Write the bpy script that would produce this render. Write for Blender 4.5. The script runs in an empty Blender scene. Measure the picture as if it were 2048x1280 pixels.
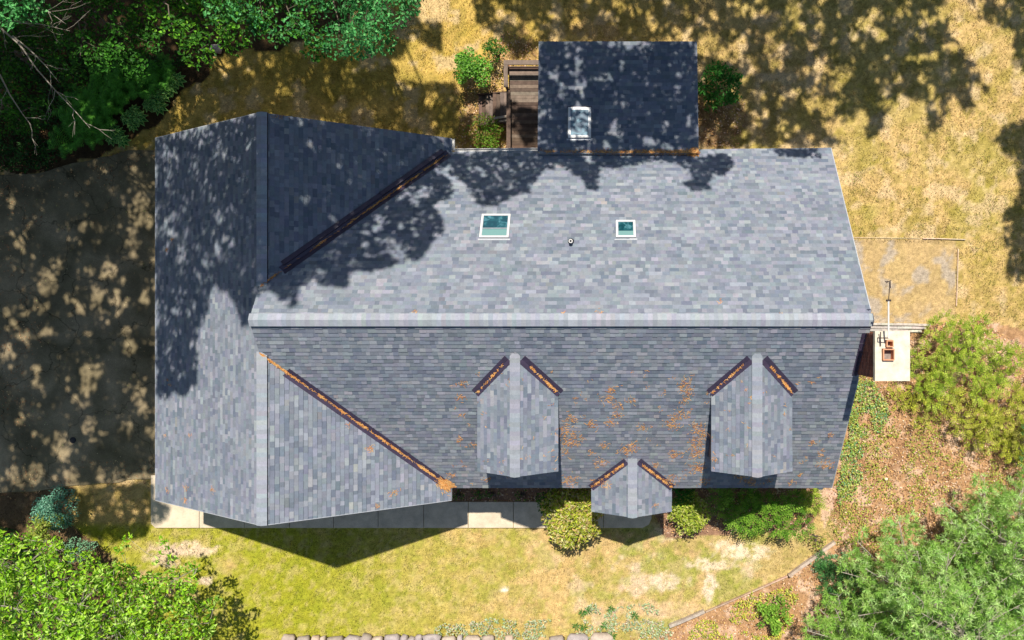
import bpy, math, random
import numpy as np
random.seed(7)
rng = np.random.default_rng(7)
SC = bpy.context.scene
COL = SC.collection
R = math.radians

# ------------------------------------------------------------ camera, sky, sun, exposure
H, F, CX, CY = 28.6, 1400.0, 1200.0, 643.0       # camera height (m), focal length and principal point (photo px)
cam_d = bpy.data.cameras.new('camera'); cam = bpy.data.objects.new('camera', cam_d); COL.objects.link(cam)
cam.location = (0, 0, H); cam.rotation_euler = (0, 0, 0)
cam_d.sensor_width = 36; cam_d.lens = F / 2048 * 36
cam_d.shift_x = (1024 - CX) / 2048; cam_d.shift_y = (CY - 640) / 2048
cam_d.clip_start = .1; cam_d.clip_end = 2000
SC.camera = cam
W = bpy.data.worlds.new('World'); SC.world = W; W.use_nodes = True
wn = W.node_tree.nodes; wl = W.node_tree.links
SUN_EL = 60.6
sky = wn.new('ShaderNodeTexSky'); sky.sky_type = 'NISHITA'; sky.sun_disc = False
sky.sun_elevation = R(SUN_EL); sky.sun_rotation = R(0); sky.air_density = 1.2; sky.dust_density = .6; sky.ozone_density = 1.6
bg = wn['Background']; wl.new(sky.outputs[0], bg.inputs[0]); bg.inputs[1].default_value = .075
sl = bpy.data.lights.new('sun', 'SUN'); so = bpy.data.objects.new('sun', sl); COL.objects.link(so)
sl.energy = 5.0; sl.angle = R(.8); sl.color = (1.0, .95, .87)
so.location = (0, 30, 50); so.rotation_euler = (-R(90 - SUN_EL), 0, 0)
SC.view_settings.view_transform = 'Standard'; SC.view_settings.look = 'None'
SC.view_settings.gamma = 1; SC.view_settings.exposure = .47
SUNK = 1 / math.tan(R(SUN_EL))

def P(px, py, z=0.0):
    k = (H - z) / F
    return ((px - CX) * k, (CY - py) * k, z)

# ------------------------------------------------------------ numpy noise
def _hash(ix, iy, s):
    n = (ix * 374761393 + iy * 668265263 + s * 974634777) & 0xffffffff
    n = ((n ^ (n >> 13)) * 1274126177) & 0xffffffff
    return ((n ^ (n >> 16)) & 0xffff) / 65535.0
def vnoise(x, y, sc, seed=0):
    x = np.asarray(x, float) * sc; y = np.asarray(y, float) * sc
    ix = np.floor(x).astype(np.int64); iy = np.floor(y).astype(np.int64)
    fx = x - ix; fy = y - iy; fx = fx * fx * (3 - 2 * fx); fy = fy * fy * (3 - 2 * fy)
    a = _hash(ix, iy, seed); b = _hash(ix + 1, iy, seed); c = _hash(ix, iy + 1, seed); d = _hash(ix + 1, iy + 1, seed)
    return (a * (1 - fx) + b * fx) * (1 - fy) + (c * (1 - fx) + d * fx) * fy
def fbm(x, y, sc, seed=0, o=4):
    t = 0; a = .5; s = 0
    for k in range(o):
        t = t + a * vnoise(x, y, sc * 2 ** k, seed + k * 17); s += a; a *= .55
    return t / s
def inpoly(px, py, poly):
    px = np.asarray(px, float); py = np.asarray(py, float)
    r = np.zeros(px.shape, bool); n = len(poly); j = n - 1
    for i in range(n):
        xi, yi = poly[i]; xj, yj = poly[j]
        c = ((yi > py) != (yj > py)) & (px < (xj - xi) * (py - yi) / ((yj - yi) or 1e-9) + xi)
        r ^= c; j = i
    return r
def sstep(a, b, x):
    t = np.clip((x - a) / (b - a), 0, 1); return t * t * (3 - 2 * t)

# ------------------------------------------------------------ materials
def mat(name, color=(.5, .5, .5), rough=.8, attr=False, noise=0.0, nscale=20, bump=0.0, bscale=60, transl=0.0, metal=0.0, spec=.3, noise2=None, stretch=None, coat=0):
    m = bpy.data.materials.new(name); m.use_nodes = True
    nt = m.node_tree; N = nt.nodes; L = nt.links; b = N['Principled BSDF']; out = N['Material Output']
    b.inputs['Roughness'].default_value = rough; b.inputs['Metallic'].default_value = metal
    b.inputs['Specular IOR Level'].default_value = spec
    b.inputs['Coat Weight'].default_value = coat
    if attr:
        a = N.new('ShaderNodeAttribute'); a.attribute_name = 'Col'; src = a.outputs['Color']
    else:
        rgb = N.new('ShaderNodeRGB'); rgb.outputs[0].default_value = (*color, 1); src = rgb.outputs[0]
    tc = N.new('ShaderNodeTexCoord'); vec = tc.outputs['Object']
    if stretch:
        mp = N.new('ShaderNodeMapping'); mp.inputs['Scale'].default_value = stretch; L.new(vec, mp.inputs[0]); vec = mp.outputs[0]
    for amt, sc_ in ([(noise, nscale)] if noise else []) + ([noise2] if noise2 else []):
        t = N.new('ShaderNodeTexNoise'); t.inputs['Scale'].default_value = sc_; t.inputs['Detail'].default_value = 6; t.inputs['Roughness'].default_value = .65
        L.new(vec, t.inputs['Vector'])
        r = N.new('ShaderNodeMapRange'); r.inputs[1].default_value = .3; r.inputs[2].default_value = .7
        r.inputs[3].default_value = 1 - amt; r.inputs[4].default_value = 1 + amt; L.new(t.outputs[0], r.inputs[0])
        mx = N.new('ShaderNodeVectorMath'); mx.operation = 'SCALE'; L.new(src, mx.inputs[0]); L.new(r.outputs[0], mx.inputs['Scale']); src = mx.outputs[0]
    L.new(src, b.inputs['Base Color'])
    if bump:
        t = N.new('ShaderNodeTexNoise'); t.inputs['Scale'].default_value = bscale; t.inputs['Detail'].default_value = 5
        L.new(vec, t.inputs['Vector'])
        bp = N.new('ShaderNodeBump'); bp.inputs['Strength'].default_value = bump; bp.inputs['Distance'].default_value = .02
        L.new(t.outputs[0], bp.inputs['Height']); L.new(bp.outputs[0], b.inputs['Normal'])
    if transl:
        tr = N.new('ShaderNodeBsdfTranslucent'); L.new(src, tr.inputs[0])
        ms = N.new('ShaderNodeMixShader'); ms.inputs[0].default_value = transl
        L.new(b.outputs[0], ms.inputs[1]); L.new(tr.outputs[0], ms.inputs[2]); L.new(ms.outputs[0], out.inputs[0])
    return m
M = dict(
    shingle=mat('shingle', attr=True, rough=.9, noise=.10, nscale=9, noise2=(.16, 90), bump=.3, bscale=160, spec=.2),
    white=mat('white_trim', (.64, .62, .58), .5, noise=.06, nscale=8),
    soffit=mat('soffit', (.6, .58, .55), .7),
    siding=mat('siding', (.16, .13, .11), .8, noise=.2, nscale=6),
    brick=mat('brick', attr=True, rough=.85, noise=.25, nscale=14, bump=.4),
    flash=mat('dark_flashing', (.040, .028, .052), .45, noise=.25, nscale=5, spec=.5),
    steel=mat('steel', (.42, .43, .45), .5, metal=.3, noise=.1),
    rust=mat('rusty_metal', (.05, .035, .03), .7, noise=.3),
    concrete=mat('concrete', (.56, .465, .335), .9, noise=.20, nscale=2.2, noise2=(.18, 45), bump=.3, bscale=90, spec=.05),
    capc=mat('chimney_cap', (.62, .525, .40), .9, noise=.24, nscale=3.5, noise2=(.10, 60), bump=.4, bscale=40),
    clay=mat('clay', (.62, .30, .16), .8, noise=.2, nscale=9),
    soot=mat('flue_inside', (.55, .19, .05), .9, noise=.4, nscale=7),
    wood=mat('weathered_wood', attr=True, rough=.85, noise=.3, nscale=6, noise2=(.2, 50), bump=.3, bscale=30),
    bark=mat('bark', (.13, .10, .075), .9, noise=.35, nscale=12, bump=.6, bscale=25),
    palebark=mat('pale_bark', (.36, .31, .25), .85, noise=.25, nscale=15),
    leaf=mat('leaf', attr=True, rough=.5, transl=.32, spec=.16),
    dullleaf=mat('dull_leaf', attr=True, rough=.6, transl=.12, spec=.25),
    needle=mat('needle_leaf', attr=True, rough=.6, transl=.30, spec=.12),
    litter=mat('litter', attr=True, rough=.9),
    stone=mat('stone', attr=True, rough=.9, noise=.22, nscale=5, noise2=(.15, 40), bump=.7, bscale=14),
    black=mat('black_rubber', (.012, .012, .014), .6),
    door=mat('painted_door', (.55, .52, .46), .5),
)
def glass_mat(nm='skylight_glass', k=1.0, add=0.0):
    m = bpy.data.materials.new(nm); m.use_nodes = True
    N = m.node_tree.nodes; L = m.node_tree.links; b = N['Principled BSDF']
    tc = N.new('ShaderNodeTexCoord'); t = N.new('ShaderNodeTexNoise'); t.inputs['Scale'].default_value = 3.5; t.inputs['Detail'].default_value = 5
    t.inputs['Distortion'].default_value = 1.2
    L.new(tc.outputs['Object'], t.inputs['Vector'])
    r = N.new('ShaderNodeValToRGB'); r.color_ramp.elements[0].position = .42; r.color_ramp.elements[0].color = (.006, .05, .055, 1)
    r.color_ramp.elements[1].position = .66; r.color_ramp.elements[1].color = (.06, .20, .20, 1)
    e = r.color_ramp.elements.new(.54); e.color = (.012, .085, .085, 1)
    for q in r.color_ramp.elements: q.color = (q.color[0] * k + add, q.color[1] * k * .85 + add, q.color[2] * k + add * 1.3, 1)
    L.new(t.outputs[0], r.inputs[0]); L.new(r.outputs[0], b.inputs['Base Color'])
    b.inputs['Roughness'].default_value = .52 if add else .08; b.inputs['Specular IOR Level'].default_value = .22 if add else .8
    return m
M['glass'] = glass_mat(); M['glass_sky_reflect'] = glass_mat('sky_reflection_glass', 1.2, .10); M['blind'] = mat('blind', (.12, .24, .23), .5)  # extension pane: reflected sky is put into a lighter base colour

# ------------------------------------------------------------ mesh building
def tag(o, label=None, cat=None, group=None, kind=None):
    if label: o['label'] = label
    if cat: o['category'] = cat
    if group: o['group'] = group
    if kind: o['kind'] = kind
    return o
def empty(name, loc, label, cat, group=None):
    o = bpy.data.objects.new(name, None); COL.objects.link(o); o.location = loc; o.empty_display_size = .3
    return tag(o, label, cat, group)
def link(name, me, parent=None):
    o = bpy.data.objects.new(name, me); COL.objects.link(o)
    if parent is not None:
        o.parent = parent
        # vertices are written in world space: cancel the parents' offsets
        off = [0, 0, 0]; p = parent
        while p is not None:
            for i in range(3): off[i] += p.location[i]
            p = p.parent
        o.location = (-off[0], -off[1], -off[2])
    return o
def mesh_np(name, V, Fc, cols=None, mats=(), parent=None, smooth=False):
    """V (n,3), Fc (m,k) uniform faces, cols (m,3) per face"""
    V = np.ascontiguousarray(V, np.float32); Fc = np.ascontiguousarray(Fc, np.int32); m, k = Fc.shape
    me = bpy.data.meshes.new(name)
    me.vertices.add(len(V)); me.vertices.foreach_set('co', V.ravel())
    me.loops.add(m * k); me.loops.foreach_set('vertex_index', Fc.ravel())
    me.polygons.add(m); me.polygons.foreach_set('loop_start', np.arange(m, dtype=np.int32) * k)
    if cols is not None:
        a = me.color_attributes.new('Col', 'FLOAT_COLOR', 'CORNER')
        c = np.ones((m, k, 4), np.float32); c[:, :, :3] = np.asarray(cols, np.float32)[:, None, :]
        a.data.foreach_set('color', c.ravel())
    me.update(calc_edges=True)
    if not smooth: me.polygons.foreach_set('use_smooth', np.zeros(m, bool))
    for t in mats: me.materials.append(t)
    me.validate()
    return link(name, me, parent)
class MB:
    def __init__(s): s.v = []; s.f = []; s.c = []; s.m = []
    def face(s, pts, c=(.5, .5, .5), m=0):
        i = len(s.v); s.v += [tuple(p) for p in pts]; s.f.append(tuple(range(i, i + len(pts)))); s.c.append(c); s.m.append(m)
    def hexa(s, b, t, c=(.5, .5, .5), m=0):          # b, t: 4 corners each, ccw
        i = len(s.v); s.v += [tuple(p) for p in b] + [tuple(p) for p in t]
        for q in ((3, 2, 1, 0), (4, 5, 6, 7), (0, 1, 5, 4), (1, 2, 6, 5), (2, 3, 7, 6), (3, 0, 4, 7)):
            s.f.append(tuple(i + k for k in q)); s.c.append(c); s.m.append(m)
    def box(s, x0, x1, y0, y1, z0, z1, c=(.5, .5, .5), m=0):
        s.hexa([(x0, y0, z0), (x1, y0, z0), (x1, y1, z0), (x0, y1, z0)], [(x0, y0, z1), (x1, y0, z1), (x1, y1, z1), (x0, y1, z1)], c, m)
    def bar(s, a, b, w, h, c=(.5, .5, .5), m=0):      # bar a->b, width w (horizontal), height h upward
        a = np.array(a, float); b = np.array(b, float); d = b - a; d /= np.linalg.norm(d)
        u = np.cross((0, 0, 1), d)
        if np.linalg.norm(u) < 1e-4: u = np.array((1., 0, 0))
        u = u / np.linalg.norm(u) * w / 2; n = np.cross(d, u); n = n / np.linalg.norm(n) * h
        s.hexa([a - u, a + u, b + u, b - u], [a - u + n, a + u + n, b + u + n, b - u + n], c, m)
    def prism(s, poly, z0, z1, c=(.5, .5, .5), m=0):
        n = len(poly); i = len(s.v)
        s.v += [(x, y, z0) for x, y in poly] + [(x, y, z1) for x, y in poly]
        s.f.append(tuple(range(i + n - 1, i - 1, -1))); s.f.append(tuple(range(i + n, i + 2 * n))); s.c += [c, c]; s.m += [m, m]
        for k in range(n):
            j = (k + 1) % n; s.f.append((i + k, i + j, i + n + j, i + n + k)); s.c.append(c); s.m.append(m)
    def tube(s, pts, rad, n=6, c=(.5, .5, .5), m=0):
        pts = [np.array(p, float) for p in pts]; rings = []
        for k, p in enumerate(pts):
            d = pts[min(k + 1, len(pts) - 1)] - pts[max(k - 1, 0)]; d = d / (np.linalg.norm(d) + 1e-9)
            a = np.cross(d, (0, 0, 1) if abs(d[2]) < .9 else (1, 0, 0)); a /= np.linalg.norm(a); b = np.cross(d, a)
            r = rad[k] if hasattr(rad, '__len__') else rad
            i = len(s.v); rings.append(i)
            for q in range(n):
                t = 2 * math.pi * q / n; s.v.append(tuple(p + r * (math.cos(t) * a + math.sin(t) * b)))
        for k in range(len(pts) - 1):
            for q in range(n):
                s.f.append((rings[k] + q, rings[k] + (q + 1) % n, rings[k + 1] + (q + 1) % n, rings[k + 1] + q)); s.c.append(c); s.m.append(m)
        for rr in (rings[0], rings[-1]):
            s.f.append(tuple(rr + q for q in range(n))); s.c.append(c); s.m.append(m)
    def build(s, name, mats, parent=None, smooth=False, bevel=0):
        me = bpy.data.meshes.new(name); me.from_pydata(s.v, [], s.f); 
        a = me.color_attributes.new('Col', 'FLOAT_COLOR', 'CORNER')
        buf = []
        for f, c in zip(s.f, s.c): buf += [c[0], c[1], c[2], 1.0] * len(f)
        a.data.foreach_set('color', buf)
        me.polygons.foreach_set('material_index', s.m)
        me.polygons.foreach_set('use_smooth', [smooth] * len(s.f))
        for t in (mats if isinstance(mats, (list, tuple)) else [mats]): me.materials.append(t)
        o = link(name, me, parent)
        if bevel:
            b = o.modifiers.new('bevel', 'BEVEL'); b.width = bevel; b.segments = 2; b.limit_method = 'ANGLE'
        return o
def vary(c, amt=.15, g=None):
    g = g or random; k = 1 + g.uniform(-amt, amt); return tuple(max(0, x * k * (1 + g.uniform(-.05, .05))) for x in c)
def copy_tree(o, parent=None):
    c = o.copy(); COL.objects.link(c); c.parent = parent
    for ch in [x for x in COL.objects if x.parent == o]: copy_tree(ch, c)
    return c

# ------------------------------------------------------------ house geometry
ZE = 3.15
MR_Y, MR_Z, MSN, MSS = .05, 6.98, .626, .629           # main ridge, slopes
MX0, MX1 = -10.84, 8.42
WX, WZ, WS = -10.78, 6.30, .586                        # wing ridge x, z, slope
WX0, WX1, WY0, WY1 = -16.15, -5.40, -6.49, 6.66
EX0, EX1, EY0, EY1 = -2.25, 3.56, 6.05, 10.27
def z_ext(Y): return 3.36 - .105 * (Y - 6.05)
DORM = [(-2.715, 6.33), (5.015, 6.33)]; DHW, DSL, DYF = 1.33, .646, -4.95
PXC, PZ, PHW, PSL, PYF = 1.147, 3.95, 1.455, .55, -6.91
def zN(Y): return MR_Z - MSN * (Y - MR_Y)
def zS(Y): return MR_Z + MSS * (Y - MR_Y)
def zW(X): return WZ - WS * abs(X - WX)
def roofz(X, Y):
    X = np.asarray(X, float); Y = np.asarray(Y, float); z = np.zeros(np.broadcast(X, Y).shape)
    zm = MR_Z - np.where(Y > MR_Y, MSN, MSS) * np.abs(Y - MR_Y)
    z = np.where((X > MX0) & (X < MX1) & (Y > -6.04) & (Y < 6.3), zm, z)
    z = np.where((X > WX0) & (X < WX1) & (Y > WY0) & (Y < WY1), np.maximum(z, WZ - WS * np.abs(X - WX)), z)
    z = np.where((X > EX0) & (X < EX1) & (Y > EY0) & (Y < EY1), np.maximum(z, 3.36 - .105 * (Y - 6.05)), z)
    for xc, zr in DORM:
        z = np.where((np.abs(X - xc) < DHW) & (Y > DYF) & (Y < -.9), np.maximum(z, zr - DSL * np.abs(X - xc)), z)
    z = np.where((np.abs(X - PXC) < PHW) & (Y > PYF) & (Y < -4.7), np.maximum(z, PZ - PSL * np.abs(X - PXC)), z)
    return z
def onroof(px, py):
    zs = np.arange(7.4, -.01, -.02); k = (H - zs) / F
    hit = roofz((px - CX) * k, (CY - py) * k) >= zs; z = zs[int(np.argmax(hit))] if hit.any() else 0.0
    return P(px, py, float(max(z, 0)))

house = empty('house', (-2, 0, 0), 'long house with blue grey shingle roof, cross gable wing, two dormers and brick chimney', 'house')

TABS = [(.118, .138, .170), (.138, .157, .190), (.160, .178, .210), (.182, .199, .230), (.206, .220, .250), (.242, .254, .280), (.150, .170, .202), (.195, .210, .238)]
TABW = [1.2, 2, 2.6, 2.6, 2, 1.1, 1.5, 1.5]
def clip_poly(sub, clip):
    out = sub
    for i in range(len(clip)):
        a = clip[i]; b = clip[(i + 1) % len(clip)]
        inp = out; out = []
        if not inp: return out
        def side(p): return (b[0] - a[0]) * (p[1] - a[1]) - (b[1] - a[1]) * (p[0] - a[0])
        for k in range(len(inp)):
            p = inp[k - 1]; q = inp[k]; sp = side(p); sq = side(q)
            if (sp >= 0) != (sq >= 0):
                t = sp / (sp - sq); out.append((p[0] + t * (q[0] - p[0]), p[1] + t * (q[1] - p[1])))
            if sq >= 0: out.append(q)
    return out
def plane_frame(down, slope):      # down: horizontal unit vector pointing downslope
    L = math.hypot(1, slope)
    ev = np.array((-down[0] / L, -down[1] / L, slope / L)); eu = np.cross(ev, (0, 0, 1)); eu /= np.linalg.norm(eu)
    n = np.cross(eu, ev); n = n if n[2] > 0 else -n
    return eu, ev, n
def roof_plane(mb, poly, zf, down, slope, dark=1.0, thick=.16, tint=None, expo=.143, fasc=2):
    """poly: convex plan polygon [(x,y)], zf(x,y)->z ; slab (mat 1 underside, mat fasc sides) + real overlapping shingle tabs (mat 0)"""
    eu, ev, n = plane_frame(down, slope)
    P3 = [np.array((x, y, zf(x, y))) for x, y in poly]
    i = len(mb.v); k = len(P3)
    top = [p - (0, 0, .004) for p in P3]; bot = [p - (0, 0, thick) for p in P3]
    mb.v += [tuple(p) for p in top] + [tuple(p) for p in bot]
    mb.f.append(tuple(range(i, i + k))); mb.c.append((.12, .13, .16)); mb.m.append(0)
    mb.f.append(tuple(range(i + 2 * k - 1, i + k - 1, -1))); mb.c.append((.5, .5, .5)); mb.m.append(1)
    for q in range(k):
        j = (q + 1) % k; mb.f.append((i + q, i + j, i + k + j, i + k + q)); mb.c.append((.5, .5, .5)); mb.m.append(fasc)
    o = P3[0]; uv = [(float(np.dot(p - o, eu)), float(np.dot(p - o, ev))) for p in P3]
    area = sum(uv[a][0] * uv[(a + 1) % k][1] - uv[(a + 1) % k][0] * uv[a][1] for a in range(k))
    if area < 0: uv = uv[::-1]
    u0 = min(p[0] for p in uv); u1 = max(p[0] for p in uv); v0 = min(p[1] for p in uv); v1 = max(p[1] for p in uv)
    nr = int(math.ceil((v1 - v0) / expo))
    for r in range(nr):
        va = v0 + r * expo; vb = va + expo; u = u0 - random.uniform(0, .3); hi = True
        row_k = 1 + random.uniform(-.03, .03); prev = None
        while u < u1:
            w = random.choice((.13, .16, .19, .22, .25, .30)) * random.uniform(.85, 1.15)
            rect = [(u, va), (u + w, va), (u + w, vb), (u, vb)]
            pc = clip_poly(rect, uv)
            c = random.choices(TABS, TABW)[0]
            if prev and random.random() < .08: c = prev
            prev = c
            if len(pc) > 2:
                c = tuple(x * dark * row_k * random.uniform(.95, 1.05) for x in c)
                if random.random() < .012: c = (c[0] * 1.12, c[1] * 1.04, c[2] * .94)
                hb = .022 if hi else .012
                def to3(p):
                    t = (p[1] - va) / expo; h = hb * (1 - t) + .001 * t
                    return o + eu * p[0] + ev * p[1] + n * h
                if tint: c = tint(to3(pc[0]), c)
                mb.face([to3(p) for p in pc], c, 0)
                low = [p for p in pc if abs(p[1] - va) < 1e-5]
                if len(low) >= 2:
                    a = min(low); b = max(low); A = to3(a); B = to3(b)
                    mb.face([A, B, B - n * hb, A - n * hb], tuple(x * .5 for x in c), 0)
            hi = random.random() < .5; u += w
def ridge_cap(mb, p0, p1, sl, hw, lift=.045, step=.145, wsl=None):
    p0 = np.array(p0, float); p1 = np.array(p1, float); d = p1 - p0; L = np.linalg.norm(d); d /= L
    w = np.cross(d, (0, 0, 1)); w /= np.linalg.norm(w); n = max(1, int(round(L / step)))
    for k in range(n):
        a = p0 + d * L * k / n; b = p0 + d * L * (k + 1) / n
        c = random.choice([(.25, .266, .298), (.27, .285, .315), (.285, .298, .328), (.26, .276, .306), (.298, .31, .34)]); c = vary(c, .04)
        for s_ in (-1, 1):
            za, zb = lift + .006, lift
            A0 = a + (0, 0, za); B0 = b + (0, 0, zb); e = w * hw * s_ + np.array((0, 0, -sl * hw))
            A1 = A0 + e; B1 = B0 + e; dn = np.array((0, 0, -lift - .42 * hw))
            mb.face([A0, A1, B1, B0], c); mb.face([A1, A1 + dn, B1 + dn, B1], (.02, .02, .03))
            mb.face([A0, A1, A1 + dn, A0 + dn], c); mb.face([B0, B1, B1 + dn, B0 + dn], c)
def valley(name, a, b, zfa, zfb, hw, parent, lift=.028, rib=.035):
    """open metal valley from plan point a to b; side A uses zfa, side B zfb; central rib"""
    a = np.array(a, float); b = np.array(b, float); d = (b - a) / np.linalg.norm(b - a); w = np.array((d[1], -d[0]))
    mb = MB(); z = lambda p, f: f(p[0], p[1])
    for s_, f in ((1, zfa), (-1, zfb)):
        pts = []
        for q in (a, b):
            o_ = q + w * hw * s_; pts.append(((q[0], q[1], z(q, f) + lift + .0), (o_[0], o_[1], z(o_, f) + lift)))
        mb.face([pts[0][0], pts[0][1], pts[1][1], pts[1][0]])
        dn = (0, 0, -lift - .02)
        mb.face([pts[0][1], pts[1][1], tuple(np.add(pts[1][1], dn)), tuple(np.add(pts[0][1], dn))])
        for e in (0, 1):
            mb.face([pts[e][0], pts[e][1], tuple(np.add(pts[e][1], dn)), tuple(np.add(pts[e][0], dn))])
    return mb.build(name, M['flash'], parent)
RM = [M['shingle'], M['soffit'], M['white']]
# main roof
def stain(p, c):
    k = float(fbm(p[0], p[1], .55, 5)) * .5 + .5 * max(0, min(1, (-p[1] - 1.5) / 4.5))
    k = max(0, min(1, (k - .40) * 1.1))
    return (c[0] * (1 + .04 * k), c[1] * (1 - .09 * k), c[2] * (1 - .22 * k))
mb = MB()
roof_plane(mb, [(MX0, MR_Y), (MX1, MR_Y), (MX1, 6.33), (-5.40, 6.17), (MX0, 1.08)], lambda x, y: zN(y), (0, 1), MSN)
roof_plane(mb, [(MX0, MR_Y), (MX0, -.975), (-5.40, -6.04), (MX1, -6.04), (MX1, MR_Y)], lambda x, y: zS(y), (0, -1), MSS, tint=stain, dark=.93)
mb.face([(MX0, MR_Y, MR_Z), (MX0, 1.10, zN(1.10) - .02), (MX0, 1.1, 6.2), (MX0, -1.0, 6.2), (MX0, -1.0, zS(-1.0) - .02)], (.5, .5, .5), 2)
main_roof = mb.build('main_roof', RM, house)
main_roof['label'] = 'large main roof with blue grey shingles'
mb = MB(); ridge_cap(mb, (MX0 - .01, MR_Y, MR_Z), (MX1 + .03, MR_Y, MR_Z), .40, .20, lift=.045)
mb.build('ridge_cap', M['shingle'], main_roof)
# wing
mb = MB()
zw = lambda x, y: zW(x)
roof_plane(mb, [(WX0, WY0), (WX, WY0), (WX, WY1), (WX0, WY1)], zw, (-1, 0), WS)
roof_plane(mb, [(WX, 1.136), (WX1, 6.17), (WX1, WY1), (WX, WY1)], zw, (1, 0), WS)
roof_plane(mb, [(WX, -1.03), (WX, WY0), (WX1, WY0), (WX1, -6.04)], zw, (1, 0), WS)
wing = mb.build('wing_roof', RM, house)
wing['label'] = 'cross gable wing roof, partly shaded by trees'
for ya, yb in ((1.12, WY1 + .015), (-.96, WY0 - .015)):
    mb = MB(); ridge_cap(mb, (WX, ya, WZ), (WX, yb, WZ), .34, .17, lift=.045); mb.build('ridge_cap', M['shingle'], wing)
def lerp(a, b, t): return (a[0] + (b[0] - a[0]) * t, a[1] + (b[1] - a[1]) * t)
vN0, vN1 = (WX, 1.136), (WX1, 6.17); vS0, vS1 = (WX, -1.03), (WX1, -6.04)
fN = lambda x, y: zN(y); fS = lambda x, y: zS(y)
va = valley('valley_flashing', lerp(vN0, vN1, .10), lerp(vN0, vN1, .985), fN, zw, .15, wing)
vb = valley('valley_flashing', lerp(vS0, vS1, .12), lerp(vS0, vS1, .985), zw, fS, .155, wing)
mb = MB()
for a_, b_ in ((lerp(vN0, vN1, .12), lerp(vN0, vN1, .66)), (lerp(vN0, vN1, .62), lerp(vN0, vN1, .97))):
    h_ = .10 if b_[0] > -7 else .07
    mb = MB(); mb.bar((a_[0] - .12, a_[1] + .12, zw(a_[0] - .12, 0) + .0), (b_[0] - .12, b_[1] + .12, zw(b_[0] - .12, 0) + .0), .15, h_)
    mb.build('snow_deflector', M['flash'], wing)
# extension
mb = MB()
ze = lambda x, y: z_ext(y)
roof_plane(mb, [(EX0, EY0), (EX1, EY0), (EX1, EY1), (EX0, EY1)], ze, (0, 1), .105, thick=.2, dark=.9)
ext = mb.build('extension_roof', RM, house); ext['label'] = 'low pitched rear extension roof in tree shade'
# porch
mb = MB()
zp = lambda x, y: PZ - PSL * abs(x - PXC)
roof_plane(mb, [(PXC, -4.77), (PXC - PHW, -6.04), (PXC - PHW, PYF), (PXC, PYF)], zp, (-1, 0), PSL, thick=.13)
roof_plane(mb, [(PXC, -4.77), (PXC, PYF), (PXC + PHW, PYF), (PXC + PHW, -6.04)], zp, (1, 0), PSL, thick=.13)
porch = mb.build('porch_roof', RM, house)
mb = MB(); ridge_cap(mb, (PXC, -4.83, PZ), (PXC, PYF - .01, PZ), PSL, .165, lift=.05); mb.build('ridge_cap', M['shingle'], porch)
valley('valley_flashing', (PXC - .22, -4.93), (PXC - PHW - .03, -6.03), fS, zp, .13, porch)
valley('valley_flashing', (PXC + .22, -4.93), (PXC + PHW + .03, -6.03), zp, fS, .13, porch)
for s_ in (-1, 1):
    mb = MB(); mb.box(PXC + s_ * 1.2 - .07, PXC + s_ * 1.2 + .07, -6.75, -6.61, .1, 3.1); mb.build('post', M['white'], porch)
# dormers
for di, (xc, zr) in enumerate(DORM):
    zd = lambda x, y, xc=xc, zr=zr: zr - DSL * abs(x - xc)
    yv = MR_Y - (MR_Z - (zr - DSL * DHW)) / MSS
    body = MB(); w = DHW - .10; yw = DYF + .22; zt = zr - DSL * w - .12
    for a, b in (((xc - w, -2.0), (xc - w, yw)), ((xc - w, yw), (xc + w, yw)), ((xc + w, yw), (xc + w, -2.0))):
        body.face([(a[0], a[1], 3.3), (b[0], b[1], 3.3), (b[0], b[1], zt), (a[0], a[1], zt)])
    body.face([(xc - w, yw, zt), (xc + w, yw, zt), (xc, yw, zr - .12)])
    dm = body.build('dormer', M['flash'], house)
    mb = MB()
    roof_plane(mb, [(xc, -.986), (xc - DHW, yv), (xc - DHW, DYF), (xc, DYF)], zd, (-1, 0), DSL, thick=.1)
    roof_plane(mb, [(xc, -.986), (xc, DYF), (xc + DHW, DYF), (xc + DHW, yv)], zd, (1, 0), DSL, thick=.1)
    mb.build('dormer_roof', RM, dm)
    mb = MB(); ridge_cap(mb, (xc, -1.02, zr), (xc, DYF - .01, zr), DSL, .165, lift=.045); mb.build('ridge_cap', M['shingle'], dm)
    for s_ in (-1, 1):
        A = (xc + s_ * .22, -1.20); B = (xc + s_ * (DHW + .08), yv - .02)
        valley('valley_flashing', A, B, *((fS, zd) if s_ < 0 else (zd, fS)), .15, dm)
    wb = MB(); wb.box(xc - .55, xc + .55, yw - .04, yw - .003, 4.45, 5.45); wb.build('window_frame', M['white'], dm)
    wb = MB(); wb.box(xc - .47, xc + .47, yw - .05, yw - .041, 4.53, 5.37); wb.build('window_pane', M['glass'], dm)
# walls
mb = MB()
mb.box(-5.75, 8.1, -5.65, 5.85, .0, 2.98)
mb.face([(8.1, -5.65, 2.98), (8.1, 5.85, 2.98), (8.1, MR_Y, 6.72)]);
mb.build('wall', M['siding'], house)['label'] = 'brown main house wall'
mb = MB(); mb.box(-15.8, -5.76, -6.15, 6.3, 0, 2.98)
for y in (-6.15, 6.3): mb.face([(-15.8, y, 2.98), (-5.76, y, 2.98), (-10.78, y, 6.05)])
mb.build('wall', M['siding'], house)['label'] = 'brown garage wing wall'
mb = MB(); mb.box(-1.95, 3.25, 5.86, 9.95, 0, 2.62); mb.build('wall', M['siding'], house)['label'] = 'rear extension wall'
for y0 in (-4.6, -.2, 2.6):
    g = MB()
    for k in range(4): g.box(-15.86, -15.805, y0, y0 + 2.4, .05 + k * .55, .58 + k * .55)
    g.build('garage_door', M['white'], house)
mb = MB(); mb.box(PXC - .5, PXC + .5, -5.70, -5.655, .15, 2.25); mb.build('front_door', M['door'], house)
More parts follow.
